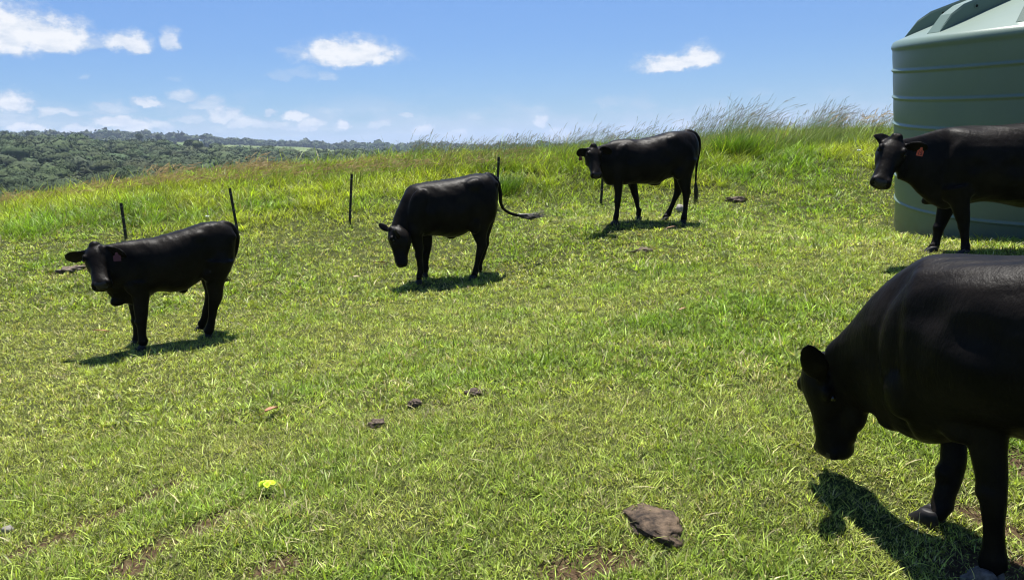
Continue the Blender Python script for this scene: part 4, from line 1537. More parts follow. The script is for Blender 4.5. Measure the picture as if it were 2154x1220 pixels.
# --- the young one at the left, head turned to the viewer
d = lambda x: 7.05 + (x - 290) / 150 * 0.36      # depth along its body
cow1 = dict(
    label='small black calf at the left, head turned to camera, pink ear tag',
    size=0.80, front=(230, 620, d(230)), back=(490, 560, d(490)), voxel=0.009,
    trunk=[(219, 550, 218, 596, d(226), .06, 1), (234, 520, 230, 622, d(238), .14, 1), (262, 507, 260, 637, d(262), .20, 1), (290, 503, 290, 640, d(290), .235, .95),
           (325, 498, 325, 616, d(325), .275, .9), (360, 489, 360, 614, d(360), .29, .85), (390, 480, 388, 610, d(390), .28, .8),
           (412, 473, 410, 598, d(412), .255, .75), (438, 466.5, 434, 584, d(438), .235, .72), (462, 467, 462, 580, d(462), .21, .8), (484, 475, 480, 570, d(484), .17, .9), (494, 492, 490, 550, d(494), .09, 1)],
    neck=[(262, 506, 275, 620, d(262), .18), (245, 510, 245, 622, d(245), .155), (225, 514, 225, 612, d(228), .12), (210, 515, 212, 585, d(215), .095)],
    balls=[(292, 560, d(292), .15, .16, .085, .24, .25), (278, 600, d(278), .17, .10, .06, .11, 0), (452, 545, d(452), .12, .17, .12, .25, -.15), (412, 500, d(412), .15, .15, .085, .10, -.2),
           (412, 500, d(412), -.15, .15, .085, .10, -.2), (431, 572, d(431), .16, .085, .07, .11, 0), (452, 545, d(452), -.12, .17, .12, .25, -.15), (292, 560, d(292), -.15, .16, .085, .24, .25),
           (484, 497, d(484), .09, .06, .05, .06, 0), (386, 612, d(386), 0, .06, .035, .035, 0), (250, 632, d(250), 0, .10, .06, .07, -.3)],
    legs=[dict(pts=[(296, 590, 6.95, 46, .8), (296, 630, 6.95, 34, .8), (298, 662, 6.94, 27, .8), (298, 680, 6.94, 22, .85), (299, 705, 6.94, 17.5, .85), (301, 716, 6.94, 21, .9), (299, 723, 6.94, 20, 1)], hoof=(299, 727, 6.94, .95)),
          dict(pts=[(288, 590, 7.25, 46, .8), (286, 630, 7.25, 33, .8), (288, 662, 7.25, 26, .8), (289, 678, 7.25, 21, .85), (289, 703, 7.25, 17, .85), (290, 713, 7.25, 19, .9), (288, 719, 7.25, 19, 1)], hoof=(288, 722, 7.25, .92)),
          dict(pts=[(455, 545, 7.36, 74, .75), (453, 580, 7.36, 50, .75), (452, 604, 7.36, 37, .7), (453, 625, 7.36, 30, .65), (448, 650, 7.36, 21, .8), (445, 675, 7.36, 18, .85), (441, 692, 7.36, 21, .9), (438, 698, 7.36, 21, 1)], hoof=(437, 703, 7.36, .95)),
          dict(pts=[(450, 545, 7.66, 70, .75), (445, 585, 7.66, 46, .75), (447, 610, 7.66, 34, .7), (444, 630, 7.66, 27, .65), (435, 655, 7.66, 20, .8), (429, 672, 7.66, 17.5, .85), (424, 682, 7.66, 20, .9), (421, 687, 7.66, 20, 1)], hoof=(420, 691, 7.66, .92))],
    head=dict(poll=(201, 520, 6.92), muzzle=(213, 603, 6.66), fore=(0.30, -1.0, 0.28), wide=1.12, tuft=.6,
              ears=[(.06, -.02, .19, (138, 547, 6.93), .125, (0.1, -.8, -.5)), (.06, -.02, -.19, (264, 534, 6.74), .125, (-.2, -.8, -.5))]),
    tail=[(462, 470, d(462), 15), (482, 472, d(480), 13), (494, 484, d(492), 11), (499, 505, d(497), 9), (496, 530, d(496), 8), (486, 555, d(490), 7), (470, 578, d(478), 6), (468, 586, d(472), 5)],
    tuft=dict(path=[(468, 582, d(470)), (472, 590, d(470)), (480, 589, d(470)), (488, 586, d(470))], w=.016, n=26),
    tags=[dict(at=(246, 541, 6.70), w=.062, h=.075, c=(.075, .018, .045))],
    dents=[(392, 565, 7.2, .10, .02), (425, 500, 7.35, .05, .01), (312, 560, 7.0, .07, .02)])
# --- the grazing one in the middle
cow2 = dict(
    label='black cow grazing with lowered head beside the middle posts, tail blown out to the right',
    size=1.0, front=(850, 440, 9.75), back=(1045, 430, 10.05), voxel=0.010,
    trunk=[(846, 425, 846, 480, 9.78, .10, 1), (852, 402, 856, 498, 9.79, .19, 1), (866, 388.5, 870, 502, 9.8, .235, .95), (890, 383.5, 890, 498, 9.84, .28, .9),
           (920, 380, 920, 496, 9.88, .335, .88), (948, 376, 948, 499, 9.92, .35, .85), (972, 371.5, 970, 496, 9.95, .33, .8), (993, 366, 990, 484, 9.98, .30, .74), (1015, 365.5, 1010, 475, 10.0, .275, .74), (1033, 369, 1030, 468, 10.03, .22, .85), (1045, 385, 1042, 450, 10.05, .13, 1)],
    neck=[(870, 390, 872, 502, 9.78, .21), (850, 408, 866, 503, 9.74, .17), (836, 438, 860, 500, 9.68, .13), (826, 466, 852, 503, 9.6, .105), (820, 482, 850, 510, 9.55, .09)],
    balls=[(878, 440, 9.8, .19, .15, .09, .28, .2), (870, 478, 9.8, .20, .09, .07, .12, 0), (1012, 426, 10.0, .15, .18, .13, .31, -.1), (990, 392, 9.95, .16, .17, .105, .11, -.25), (990, 392, 9.95, -.16, .17, .105, .11, -.25),
           (992, 470, 9.95, .17, .10, .08, .13, 0), (1014, 430, 10.0, -.14, .21, .14, .33, -.1), (878, 440, 9.8, -.19, .15, .09, .28, .2), (1036, 388, 10.03, .08, .07, .06, .06, 0), (950, 499, 9.92, 0, .07, .03, .03, 0), (860, 500, 9.75, 0, .06, .04, .05, 0)],
    legs=[dict(pts=[(874, 470, 9.65, 42, .7), (876, 500, 9.65, 29, .75), (881, 525, 9.65, 20, .8), (882, 540, 9.65, 16, .85), (884, 560, 9.65, 12.5, .85), (884, 573, 9.65, 15, .9), (882, 581, 9.65, 15, 1)], hoof=(882, 587, 9.62, 1)),
          dict(pts=[(890, 470, 10.0, 40, .7), (897, 500, 10.0, 26, .75), (898, 522, 10.0, 19, .8), (896, 538, 10.0, 15, .85), (895, 556, 10.0, 12, .85), (895, 564, 10.0, 14, .9), (894, 570, 10.0, 14, 1)], hoof=(894, 574, 10.0, 1)),
          dict(pts=[(1012, 440, 9.88, 66, .7), (1008, 480, 9.88, 42, .7), (1010, 505, 9.88, 26, .7), (1012, 518, 9.88, 21, .65), (1006, 540, 9.88, 15, .8), (1002, 560, 9.88, 12.5, .85), (999, 574, 9.88, 15, .9), (997, 580, 9.88, 15, 1)], hoof=(995, 586, 9.86, 1)),
          dict(pts=[(1018, 440, 10.2, 60, .7), (1020, 478, 10.2, 34, .7), (1018, 500, 10.2, 24, .7), (1019, 515, 10.2, 19, .65), (1013, 538, 10.2, 14, .8), (1009, 556, 10.2, 12, .85), (1007, 567, 10.2, 14, .9), (1005, 572, 10.2, 14, 1)], hoof=(1004, 577, 10.2, 1))],
    head=dict(poll=(826, 484, 9.5), muzzle=(840, 562, 9.40), fore=(-1.0, -0.22, 0.0), wide=1.0, tuft=.5, deep=1.10,
              ears=[(.02, .05, .13, (796, 470, 9.62), .085, (.2, -1, .1)), (.04, -.02, -.19, (842, 497, 9.28), .11, (0, -.8, -.5))]),
    tail=[(1020, 369, 10.02, 16), (1036, 373, 10.05, 14), (1047, 386, 10.08, 12), (1052, 404, 10.1, 9), (1053, 425, 10.12, 7.5), (1060, 440, 10.14, 7), (1074, 449, 10.16, 7), (1088, 453, 10.18, 7), (1096, 455, 10.18, 6)],
    tuft=dict(path=[(1086, 451, 10.17), (1100, 456, 10.18), (1118, 457, 10.18), (1134, 454, 10.18), (1150, 449, 10.18)], w=.036, n=90),
    dents=[(962, 425, 9.9, .13, .03), (996, 405, 9.95, .07, .012), (900, 430, 9.8, .09, .02), (1025, 386, 10, .06, .02)])
# --- the one standing on the rise
cow3 = dict(
    label='black cow standing on the rise below the crest, facing camera, tail hanging straight down',
    size=1.0, front=(1280, 340, 11.35), back=(1465, 330, 11.5), voxel=0.010,
    trunk=[(1268, 325, 1268, 372, 11.34, .09, 1), (1276, 303, 1274, 388, 11.35, .18, 1), (1294, 294.5, 1294, 390, 11.36, .24, .95), (1318, 291.5, 1318, 389, 11.38, .28, .9), (1340, 293, 1340, 387, 11.4, .32, .88),
           (1362, 289.5, 1362, 387.5, 11.42, .335, .85), (1384, 284.5, 1382, 387, 11.44, .32, .8), (1406, 278, 1402, 377, 11.46, .295, .74), (1428, 275.3, 1424, 372, 11.48, .275, .74), (1447, 276.5, 1444, 368, 11.5, .23, .8), (1460, 283, 1458, 352, 11.5, .17, .95), (1467, 298, 1466, 330, 11.5, .08, 1)],
    neck=[(1296, 295, 1296, 391, 11.34, .20), (1280, 300, 1280, 390, 11.28, .165), (1266, 305, 1268, 378, 11.2, .13), (1256, 309, 1260, 360, 11.12, .10)],
    balls=[(1302, 340, 11.38, .18, .15, .09, .27, .2), (1292, 372, 11.38, .18, .09, .07, .11, 0), (1434, 328, 11.5, .15, .17, .13, .28, -.1), (1404, 300, 11.46, .16, .17, .105, .11, -.25), (1404, 300, 11.46, -.16, .17, .105, .11, -.25),
           (1420, 362, 11.46, .17, .10, .08, .12, 0), (1434, 328, 11.5, -.15, .17, .13, .28, -.1), (1302, 340, 11.38, -.18, .15, .09, .27, .2), (1378, 386, 11.44, 0, .10, .04, .04, 0), (1456, 297, 11.5, .08, .06, .06, .06, 0)],
    legs=[dict(pts=[(1298, 360, 11.22, 34, .75), (1300, 390, 11.22, 20, .8), (1300, 412, 11.22, 15.5, .85), (1299, 426, 11.22, 12.5, .85), (1298, 444, 11.22, 9.8, .85), (1296, 454, 11.22, 12, .9), (1295, 461, 11.22, 12, 1)], hoof=(1295, 466, 11.2, 1)),
          dict(pts=[(1322, 360, 11.6, 34, .75), (1331, 388, 11.6, 19, .8), (1336, 410, 11.6, 15, .85), (1339, 422, 11.6, 12, .85), (1341, 436, 11.6, 9.5, .85), (1344, 443, 11.6, 11, .9), (1343, 449, 11.6, 11, 1)], hoof=(1344, 454, 11.6, 1)),
          dict(pts=[(1440, 335, 11.35, 56, .7), (1438, 370, 11.35, 36, .7), (1442, 395, 11.35, 23, .7), (1444, 408, 11.35, 18, .65), (1443, 426, 11.35, 12.5, .8), (1441, 444, 11.35, 10.5, .85), (1439, 456, 11.35, 12.5, .9), (1438, 463, 11.35, 13, 1)], hoof=(1437, 470, 11.33, 1)),
          dict(pts=[(1436, 335, 11.66, 54, .7), (1430, 370, 11.66, 30, .7), (1427, 392, 11.66, 20, .7), (1425, 406, 11.66, 16, .65), (1417, 424, 11.66, 12, .8), (1410, 440, 11.66, 10.5, .85), (1405, 450, 11.66, 12.5, .9), (1401, 456, 11.66, 13, 1)], hoof=(1400, 461, 11.6, 1))],
    head=dict(poll=(1248, 311, 11.05), muzzle=(1256, 371, 10.80), fore=(0.18, -1.0, 0.25), wide=1.08, tuft=1.3,
              ears=[(.06, -.02, .19, (1212, 326, 11.03), .14, (0.1, -.8, -.5)), (.06, -.02, -.19, (1288, 317, 10.85), .14, (-.2, -.8, -.5))]),
    tail=[(1440, 279, 11.5, 15), (1456, 281, 11.52, 13), (1467, 291, 11.55, 11), (1470.5, 308, 11.57, 9), (1469, 328, 11.58, 6.5), (1465.5, 348, 11.58, 5), (1464, 368, 11.58, 4.5), (1463.5, 382, 11.58, 4.5)],
    tuft=dict(path=[(1463.5, 378, 11.58), (1463, 392, 11.58), (1464, 408, 11.58), (1464, 422, 11.58), (1462, 439, 11.58)], w=.024, n=55),
    tags=[dict(at=(1221, 333, 10.95), w=.05, h=.065, c=(.06, .008, .010))],
    dents=[(1390, 330, 11.4, .12, .03), (1410, 310, 11.45, .06, .012), (1322, 335, 11.35, .08, .02)])
# --- the one by the tank
cow4 = dict(
    label='black cow walking beside the green tank, head three-quarter on, orange-red ear tag',
    size=1.0, front=(1970, 340, 7.75), back=(2300, 340, 7.35), voxel=0.010,
    trunk=[(1958, 330, 1955, 400, 7.78, .10, 1), (1968, 288, 1966, 430, 7.78, .20, 1), (1990, 269, 1990, 438, 7.76, .25, .95), (2015, 266, 2015, 432, 7.73, .29, .9), (2060, 265.5, 2060, 424, 7.68, .34, .88),
           (2110, 262.5, 2110, 430, 7.62, .355, .85), (2155, 257.5, 2155, 438, 7.56, .345, .82), (2200, 250, 2200, 430, 7.5, .32, .78), (2240, 246, 2240, 415, 7.45, .29, .74), (2275, 249, 2275, 405, 7.42, .24, .8), (2300, 262, 2298, 390, 7.4, .15, 1), (2308, 285, 2306, 360, 7.4, .08, 1)],
    neck=[(1992, 268, 1985, 440, 7.74, .20), (1965, 274, 1962, 432, 7.72, .165), (1940, 282, 1936, 412, 7.68, .135), (1915, 290, 1912, 388, 7.62, .11), (1898, 294, 1896, 380, 7.56, .105), (1884, 300, 1888, 380, 7.50, .095)],
    balls=[(2005, 345, 7.75, .19, .15, .09, .28, .2), (1992, 400, 7.75, .18, .10, .08, .13, 0), (2265, 330, 7.42, .14, .22, .14, .32, -.1), (2205, 280, 7.5, .16, .17, .105, .11, -.25), (2205, 280, 7.5, -.16, .17, .105, .11, -.25),
           (2235, 400, 7.45, .17, .10, .08, .12, 0), (2265, 330, 7.42, -.14, .22, .14, .32, -.1), (2005, 345, 7.75, -.19, .15, .09, .28, .2), (1958, 418, 7.75, 0, .10, .05, .06, -.4), (2026, 398, 7.7, .20, .07, .05, .07, 0)],
    legs=[dict(pts=[(2012, 390, 7.55, 60, .7), (2020, 430, 7.55, 38, .75), (2026, 462, 7.55, 27, .8), (2028, 480, 7.55, 21, .85), (2030, 506, 7.55, 17.5, .85), (2031, 522, 7.55, 21, .9), (2030, 530, 7.55, 21, 1)], hoof=(2029, 540, 7.5, 1)),
          dict(pts=[(1998, 395, 7.9, 56, .7), (1990, 436, 7.9, 34, .75), (1980, 466, 7.9, 26, .8), (1975, 482, 7.9, 21, .85), (1970, 503, 7.9, 16.5, .85), (1967, 516, 7.9, 20, .9), (1963, 523, 7.9, 22, 1)], hoof=(1961, 532, 7.85, 1.05)),
          dict(pts=[(2262, 340, 7.3, 84, .7), (2256, 400, 7.3, 52, .7), (2262, 440, 7.3, 34, .7), (2264, 460, 7.3, 28, .65), (2256, 490, 7.3, 20, .8), (2252, 520, 7.3, 17, .85), (2248, 540, 7.3, 20, .9), (2246, 548, 7.3, 20, 1)], hoof=(2244, 560, 7.25, 1)),
          dict(pts=[(2262, 340, 7.6, 84, .7), (2270, 400, 7.6, 50, .7), (2278, 436, 7.6, 32, .7), (2280, 454, 7.6, 26, .65), (2276, 484, 7.6, 19, .8), (2272, 508, 7.6, 17, .85), (2268, 526, 7.6, 20, .9), (2266, 534, 7.6, 20, 1)], hoof=(2264, 545, 7.55, 1))],
    head=dict(poll=(1884, 296, 7.5), muzzle=(1851, 388, 7.30), fore=(-0.42, -1.0, 0.42), wide=1.06, tuft=1.0, deep=.95,
              ears=[(.07, -.06, .22, (1855, 281, 7.60), .17, (.1, -1, 0)), (.06, -.03, -.19, (1953, 309, 7.26), .115, (-.3, -.75, -.5))]),
    tail=[(2280, 252, 7.42, 18), (2300, 262, 7.42, 16), (2313, 290, 7.42, 13), (2316, 330, 7.42, 10), (2314, 380, 7.42, 9), (2312, 420, 7.42, 8)],
    tuft=dict(path=[(2312, 415, 7.42), (2312, 440, 7.42), (2314, 470, 7.42), (2312, 495, 7.42)], w=.026, n=40),
    tags=[dict(at=(1936, 320, 7.20), w=.058, h=.078, c=(.50, .075, .025), num='15', tilt=(.25, 0, 0))],
    dents=[(2120, 350, 7.5, .12, .03), (2040, 350, 7.6, .09, .03)])
# --- the near one at the right
d5 = lambda x: 3.60 - (x - 1745) / 300 * 0.72 if x < 2045 else 2.88 - (x - 2045) / 400 * .5
cow5 = dict(
    label='nearest and largest black cow, grazing at the bottom right with a dusty front hoof',
    size=1.0, front=(1900, 700, d5(1900)), back=(2500, 700, 2.45), voxel=0.009,
    trunk=[(1868, 660, 1870, 840, 3.18, .12, 1), (1884, 590, 1886, 892, 3.15, .21, 1), (1915, 556, 1915, 915, 3.1, .245, .95), (1955, 536, 1960, 928, 3.03, .265, .9), (2000, 533, 2010, 925, 2.96, .29, .88),
           (2060, 536, 2065, 905, 2.87, .32, .88), (2130, 538, 2130, 902, 2.78, .345, .85), (2220, 532, 2220, 930, 2.68, .35, .82), (2310, 515, 2310, 935, 2.58, .33, .78), (2390, 500, 2390, 900, 2.5, .30, .74),
           (2460, 505, 2455, 860, 2.44, .24, .8), (2500, 540, 2495, 800, 2.4, .15, 1), (2515, 590, 2512, 720, 2.4, .08, 1)],
    neck=[(1935, 545, 1950, 922, 3.08, .21), (1890, 572, 1905, 905, 3.14, .175), (1850, 606, 1868, 890, 3.2, .145), (1812, 652, 1840, 872, 3.28, .115), (1775, 693, 1822, 872, 3.36, .10), (1740, 726, 1805, 880, 3.42, .09)],
    balls=[(1975, 690, 3.02, .17, .15, .085, .28, .25), (1950, 800, 3.03, .18, .09, .07, .13, 0), (2420, 700, 2.5, .14, .22, .14, .32, -.1), (2330, 570, 2.56, .16, .17, .105, .11, -.25), (2330, 570, 2.56, -.16, .17, .105, .11, -.25),
           (2390, 860, 2.5, .17, .10, .08, .12, 0), (2420, 700, 2.5, -.14, .22, .14, .32, -.1), (1975, 690, 3.02, -.17, .15, .085, .28, .25), (2060, 870, 2.9, .19, .07, .05, .08, 0), (1885, 884, 3.14, 0, .09, .045, .05, -.2), (1783, 862, 3.42, 0, .095, .075, .115, -.45), (1770, 905, 3.43, 0, .075, .06, .08, -.5)],
    legs=[dict(pts=[(2040, 800, 2.80, 150, .6), (2070, 905, 2.74, 96, .65), (2082, 975, 2.72, 70, .75), (2088, 1045, 2.70, 60, .8), (2090, 1095, 2.70, 47, .85), (2091, 1140, 2.70, 45, .85), (2090, 1172, 2.70, 54, .9), (2086, 1195, 2.70, 54, 1)], hoof=(2080, 1218, 2.68, 1.05), dust=True),
          dict(pts=[(1990, 800, 3.22, 120, .6), (2004, 905, 3.18, 66, .7), (2006, 960, 3.15, 55, .75), (1998, 1005, 3.14, 48, .8), (1988, 1036, 3.13, 42, .85), (1980, 1062, 3.12, 42, .9), (1968, 1078, 3.12, 46, 1)], hoof=(1958, 1098, 3.13, 1.1)),
          dict(pts=[(2420, 740, 2.42, 190, .6), (2400, 880, 2.4, 130, .65), (2410, 985, 2.4, 84, .7), (2414, 1040, 2.4, 68, .65), (2400, 1120, 2.4, 50, .8), (2390, 1200, 2.4, 44, .85), (2380, 1250, 2.4, 54, .9), (2376, 1270, 2.4, 54, 1)], hoof=(2372, 1300, 2.38, 1)),
          dict(pts=[(2420, 740, 2.72, 160, .6), (2440, 870, 2.74, 110, .65), (2455, 960, 2.74, 76, .7), (2460, 1010, 2.74, 62, .65), (2450, 1080, 2.74, 46, .8), (2440, 1140, 2.74, 42, .85), (2430, 1180, 2.74, 50, .9), (2426, 1200, 2.74, 50, 1)], hoof=(2422, 1225, 2.74, 1))],
    head=dict(poll=(1720, 764, 3.44), muzzle=(1743, 960, 3.44), fore=(-1.0, -0.30, -0.05), wide=.95, tuft=.5, deep=1.17,
              ears=[(.15, .05, -.13, (1694, 726, 3.22), .105, (-.25, -1, .1)), (.06, -.02, .17, (1712, 742, 3.72), .11, (-.3, -1, 0))]),
    tail=[(2450, 512, 2.44, 40), (2490, 530, 2.42, 34), (2520, 580, 2.4, 28), (2530, 680, 2.4, 22), (2528, 800, 2.4, 18), (2524, 900, 2.4, 16)],
    tuft=dict(path=[(2524, 890, 2.4), (2524, 940, 2.4), (2526, 1000, 2.4), (2522, 1060, 2.4)], w=.026, n=40),
    dents=[(2110, 680, 2.75, .13, .035), (1900, 760, 3.0, .10, .03), (2010, 640, 2.9, .08, .02)])
for cspec in (cow1, cow2, cow3, cow4, cow5):
    build_cow(cspec)

# ------------------------------------------------------------------ tank, posts and small things
tank()


def post(base, top, D, label):
    b = P(base[0], base[1], D); t_ = P(top[0], top[1], D)
    gz = hz(b[0], b[1])
    root = empty('fence_post', (b[0], b[1], gz))
    tag(root, label, 'post', 'black steel posts along the long grass')
    v = t_ - b
    h = np.linalg.norm(v); v = v / h
    # Y-section star picket, holes down one flange
    s1 = nrm(np.cross(v, [0, 1, 0])); s2 = np.cross(s1, v)
    prof = []
    fl = 0.026; th = 0.0045
    for k in range(3):
        a = math.radians(90 + 120 * k + 14)
        dx, dy = math.cos(a), math.sin(a)
        prof += [(dx * fl - dy * th * -1, dy * fl + dx * th * -1), (dx * fl - dy * th, dy * fl + dx * th)]
        a2 = a + math.radians(60)
        prof.append((math.cos(a2) * th * 1.6, math.sin(a2) * th * 1.6))
    V = []
    base_l = np.array([0, 0, 0]) - v * 0.3
    for z in (0, 1):
        c = base_l if z == 0 else v * h
        V += [c + s1 * x + s2 * y for x, y in prof]
    n = len(prof)
    Fc = [tuple(range(n))[::-1], tuple(range(n, 2 * n))] + [(i, (i + 1) % n, n + (i + 1) % n, n + i) for i in range(n)]
    mesh_obj('picket', V, Fc, M_POST, root, False)
    for j in range(3):
        c = v * h * (0.3 + 0.3 * j) - s2 * 0.02
        vv, ff_ = tube([c - s1 * .03 + v * .004, c, c + s1 * .03 + v * .006], [.003, .004, .003], 5)
        mesh_obj('wire_tie', vv, ff_, M_POST_TIE, root)


M_POST = simple_mat('post_bitumen', (0.006, 0.006, 0.006), (0.02, 0.018, 0.017), 30, 0.6, .3, .002)
M_POST_TIE = simple_mat('tie_wire', (0.15, 0.15, 0.15), (0.3, 0.3, 0.3), 30, 0.5, 0)
post((266, 505), (255, 428), 12.5, 'leftmost black steel post, rising behind the back of the calf')
post((504, 510), (484, 399), 12.6, 'black steel post leaning left, beside the rump of the calf')
post((736, 475), (740.5, 368), 13.5, 'black steel post standing clear between the calf and the middle grazing cow')
post((1044, 441), (1049.5, 332), 14.2, 'black steel post rising behind the rump of the middle grazing cow')
post((1264, 432), (1271, 330), 14.5, 'black steel post half hidden behind the chest of the cow on the rise')


def rock(name, px, py, rx, ry, rz, mat, label, cat, seed, yaw=0.0, sub=4, group=None, keep=0.8, flat=1.0, sink=0.35, rough=.22):
    p, D = G(px, py)
    V, T = ICO[sub] if sub in ICO else ico(sub)
    r = np.random.default_rng(seed)
    ks = r.normal(0, 1, (14, 3)); ks /= np.linalg.norm(ks, axis=1)[:, None]
    hs = r.uniform(.72, 1.0, 14)
    rad = np.ones(len(V))
    for kk, hh in zip(ks, hs):
        dp = V @ kk
        rad = np.minimum(rad, np.where(dp > .05, hh / np.maximum(dp, .05), 9))
    W = V * rad[:, None]
    n = fbm(W[:, 0] * 1.0 + W[:, 2], W[:, 1] + W[:, 2] * .7, 3.5, seed, 4) - .5
    W = W * (1 + n[:, None] * rough * 2)
    W = W * np.array([rx, ry, rz])
    c, s = math.cos(yaw), math.sin(yaw)
    W = np.stack([W[:, 0] * c - W[:, 1] * s, W[:, 0] * s + W[:, 1] * c, W[:, 2]], 1)
    o = mesh_obj(name, W, T, mat)
    o.location = (float(p[0]), float(p[1]), float(p[2] + rz * (1 - 2 * sink)))
    tag(o, label, cat, group)
    KEEP_OUT.append((p[0], p[1], max(rx, ry) * keep))
    return o


M_ROCK = simple_mat('brown_stone', (0.018, 0.012, 0.008), (0.135, 0.094, 0.060), 15, .85, 1.0, .03, .3, .38, .64, 9)
M_DUNG = simple_mat('dry_dung', (0.05, 0.038, 0.028), (0.16, 0.125, 0.10), 30, .95, 1.0, .02, .1)
M_PALE = simple_mat('pale_stone', (0.22, 0.20, 0.17), (0.45, 0.42, 0.38), 14, .9, .6, .01)
rock('rock', 1376, 1106, .125, .18, .042, M_ROCK, 'flat brown rock sunk in the lawn at the bottom of the picture', 'rock', 5, .2, keep=.55, sink=.41, rough=.30)
rock('dung_clod', 872, 855, .045, .042, .032, M_DUNG, 'dark round clod of dry dung, the darkest of three near each other in mid lawn', 'dung', 8, .3, 4, 'dry dung clods on the lawn', sink=.25, keep=.4, rough=.5)
rock('dung_clod', 792, 897, .055, .05, .03, M_DUNG, 'smooth grey-brown clod of dry dung, lowest of three in mid lawn', 'dung', 9, .9, 4, 'dry dung clods on the lawn', sink=.30, keep=.4, rough=.5)
rock('dung_clod', 995, 830, .06, .05, .03, M_DUNG, 'straw-covered clod of dry dung, rightmost of three in mid lawn', 'dung', 12, .2, 4, 'dry dung clods on the lawn', sink=.38, keep=.3, rough=.5)
rock('dung_pat', 1548, 423, .20, .16, .06, M_DUNG, 'dark dung pat in the grass right of the tail of the cow on the rise', 'dung', 15, .1, 4, sink=.44, keep=.35, rough=.7)
rock('dung_pat', 1357, 528, .17, .12, .03, M_DUNG, 'crumbled grey dung pat in the lawn below the cow on the rise', 'dung', 17, .2, 4, sink=.47, keep=.2, rough=.7)
rock('white_stone', 1434, 446, .10, .08, .09, M_PALE, 'pale stone behind the hind hooves of the cow on the rise', 'stone', 19, 0, 3, sink=.2)
rock('white_stone', 18, 1122, .03, .025, .02, simple_mat('grey_stone', (.12, .11, .09), (.28, .26, .22), 14, .9, .6, .01), 'small pale stone at the lower left edge of the lawn', 'stone', 23, 0, 3, sink=.2)
rock('soil_heap', 150, 570, .17, .15, .06, simple_mat('grey_soil', (.07, .055, .042), (.22, .18, .14), 16, .95, .8, .02, .1), 'low heap of greyish bare soil and straw behind the head of the calf', 'soil heap', 29, .5, 4, sink=.48, keep=.2, rough=.7)


def leaf_thing(px, py, ln, wd, yaw, c1, label, curl=.25, lift=.03, rid=1):
    p, D = G(px, py)
    r = random.Random(rid)
    V = []; n = 12; m = 5
    for i in range(n + 1):
        t = i / n
        w = wd * (math.sin(math.pi * min(1, t * 1.05) ** .8) ** .75 if 0 < t < 1 else .02)
        for j in range(m):
            s = j / (m - 1) * 2 - 1
            V.append(((t - .5) * ln, s * w * .5, curl * (s * s) * wd * .8 + curl * ln * .25 * math.sin(t * 3.1) + r.uniform(-.02, .02) * wd))
    Fc = [(i * m + j, i * m + j + 1, (i + 1) * m + j + 1, (i + 1) * m + j) for i in range(n) for j in range(m - 1)]
    # give it thickness
    k = len(V)
    V2 = [(x, y, z - .0012) for x, y, z in V]
    F2 = [tuple(q + k for q in f[::-1]) for f in Fc]
    rim = [i * m for i in range(n + 1)] + [n * m + j for j in range(1, m)] + [i * m + m - 1 for i in range(n - 1, -1, -1)] + [j for j in range(m - 2, 0, -1)]
    F3 = [(rim[a], rim[(a + 1) % len(rim)], rim[(a + 1) % len(rim)] + k, rim[a] + k) for a in range(len(rim))]
    mm = simple_mat('dry_leaf', c1, tuple(q * .6 for q in c1), 25, .7, .4, .003)
    root = empty('dead_leaf', (p[0], p[1], p[2] + lift))
    root.rotation_euler = (r.uniform(-.25, .25), r.uniform(-.2, .2), yaw)
    tag(root, label, 'leaf', 'fallen brown leaves on the lawn')
    mesh_obj('blade', V + V2, Fc + F2 + F3, mm, root)
    v, f = tube([(-ln * .5, 0, 0), (-ln * .75, .004, -.004), (-ln * .95, .0, -.008)], [.0018, .0014, .001], 5)
    mesh_obj('stalk', v, f, mm, root)


leaf_thing(573, 880, .105, .045, .9, (.36, .17, .09), 'curled brown dead leaf left of the dung clods in mid lawn', .3, .05, 1)
leaf_thing(215, 708, .16, .05, .1, (.40, .20, .10), 'orange-brown dead leaf below the head of the calf', .2, .055, 2)
leaf_thing(801, 562, .19, .055, .3, (.42, .22, .13), 'orange-brown dead leaf left of the muzzle of the middle grazing cow', .2, .06, 3)
leaf_thing(1436, 661, .08, .04, .4, (.42, .24, .14), 'tiny tan dead leaf in the open lawn right of centre', .2, .045, 4)
leaf_thing(1411, 487, .14, .05, -.2, (.42, .24, .14), 'tan dead leaf below the hind hooves of the cow on the rise', .2, .05, 5)
leaf_thing(750, 590, .10, .05, .6, (.42, .34, .2), 'pale straw-coloured dead leaf below the orange one in mid field', .2, .05, 6)


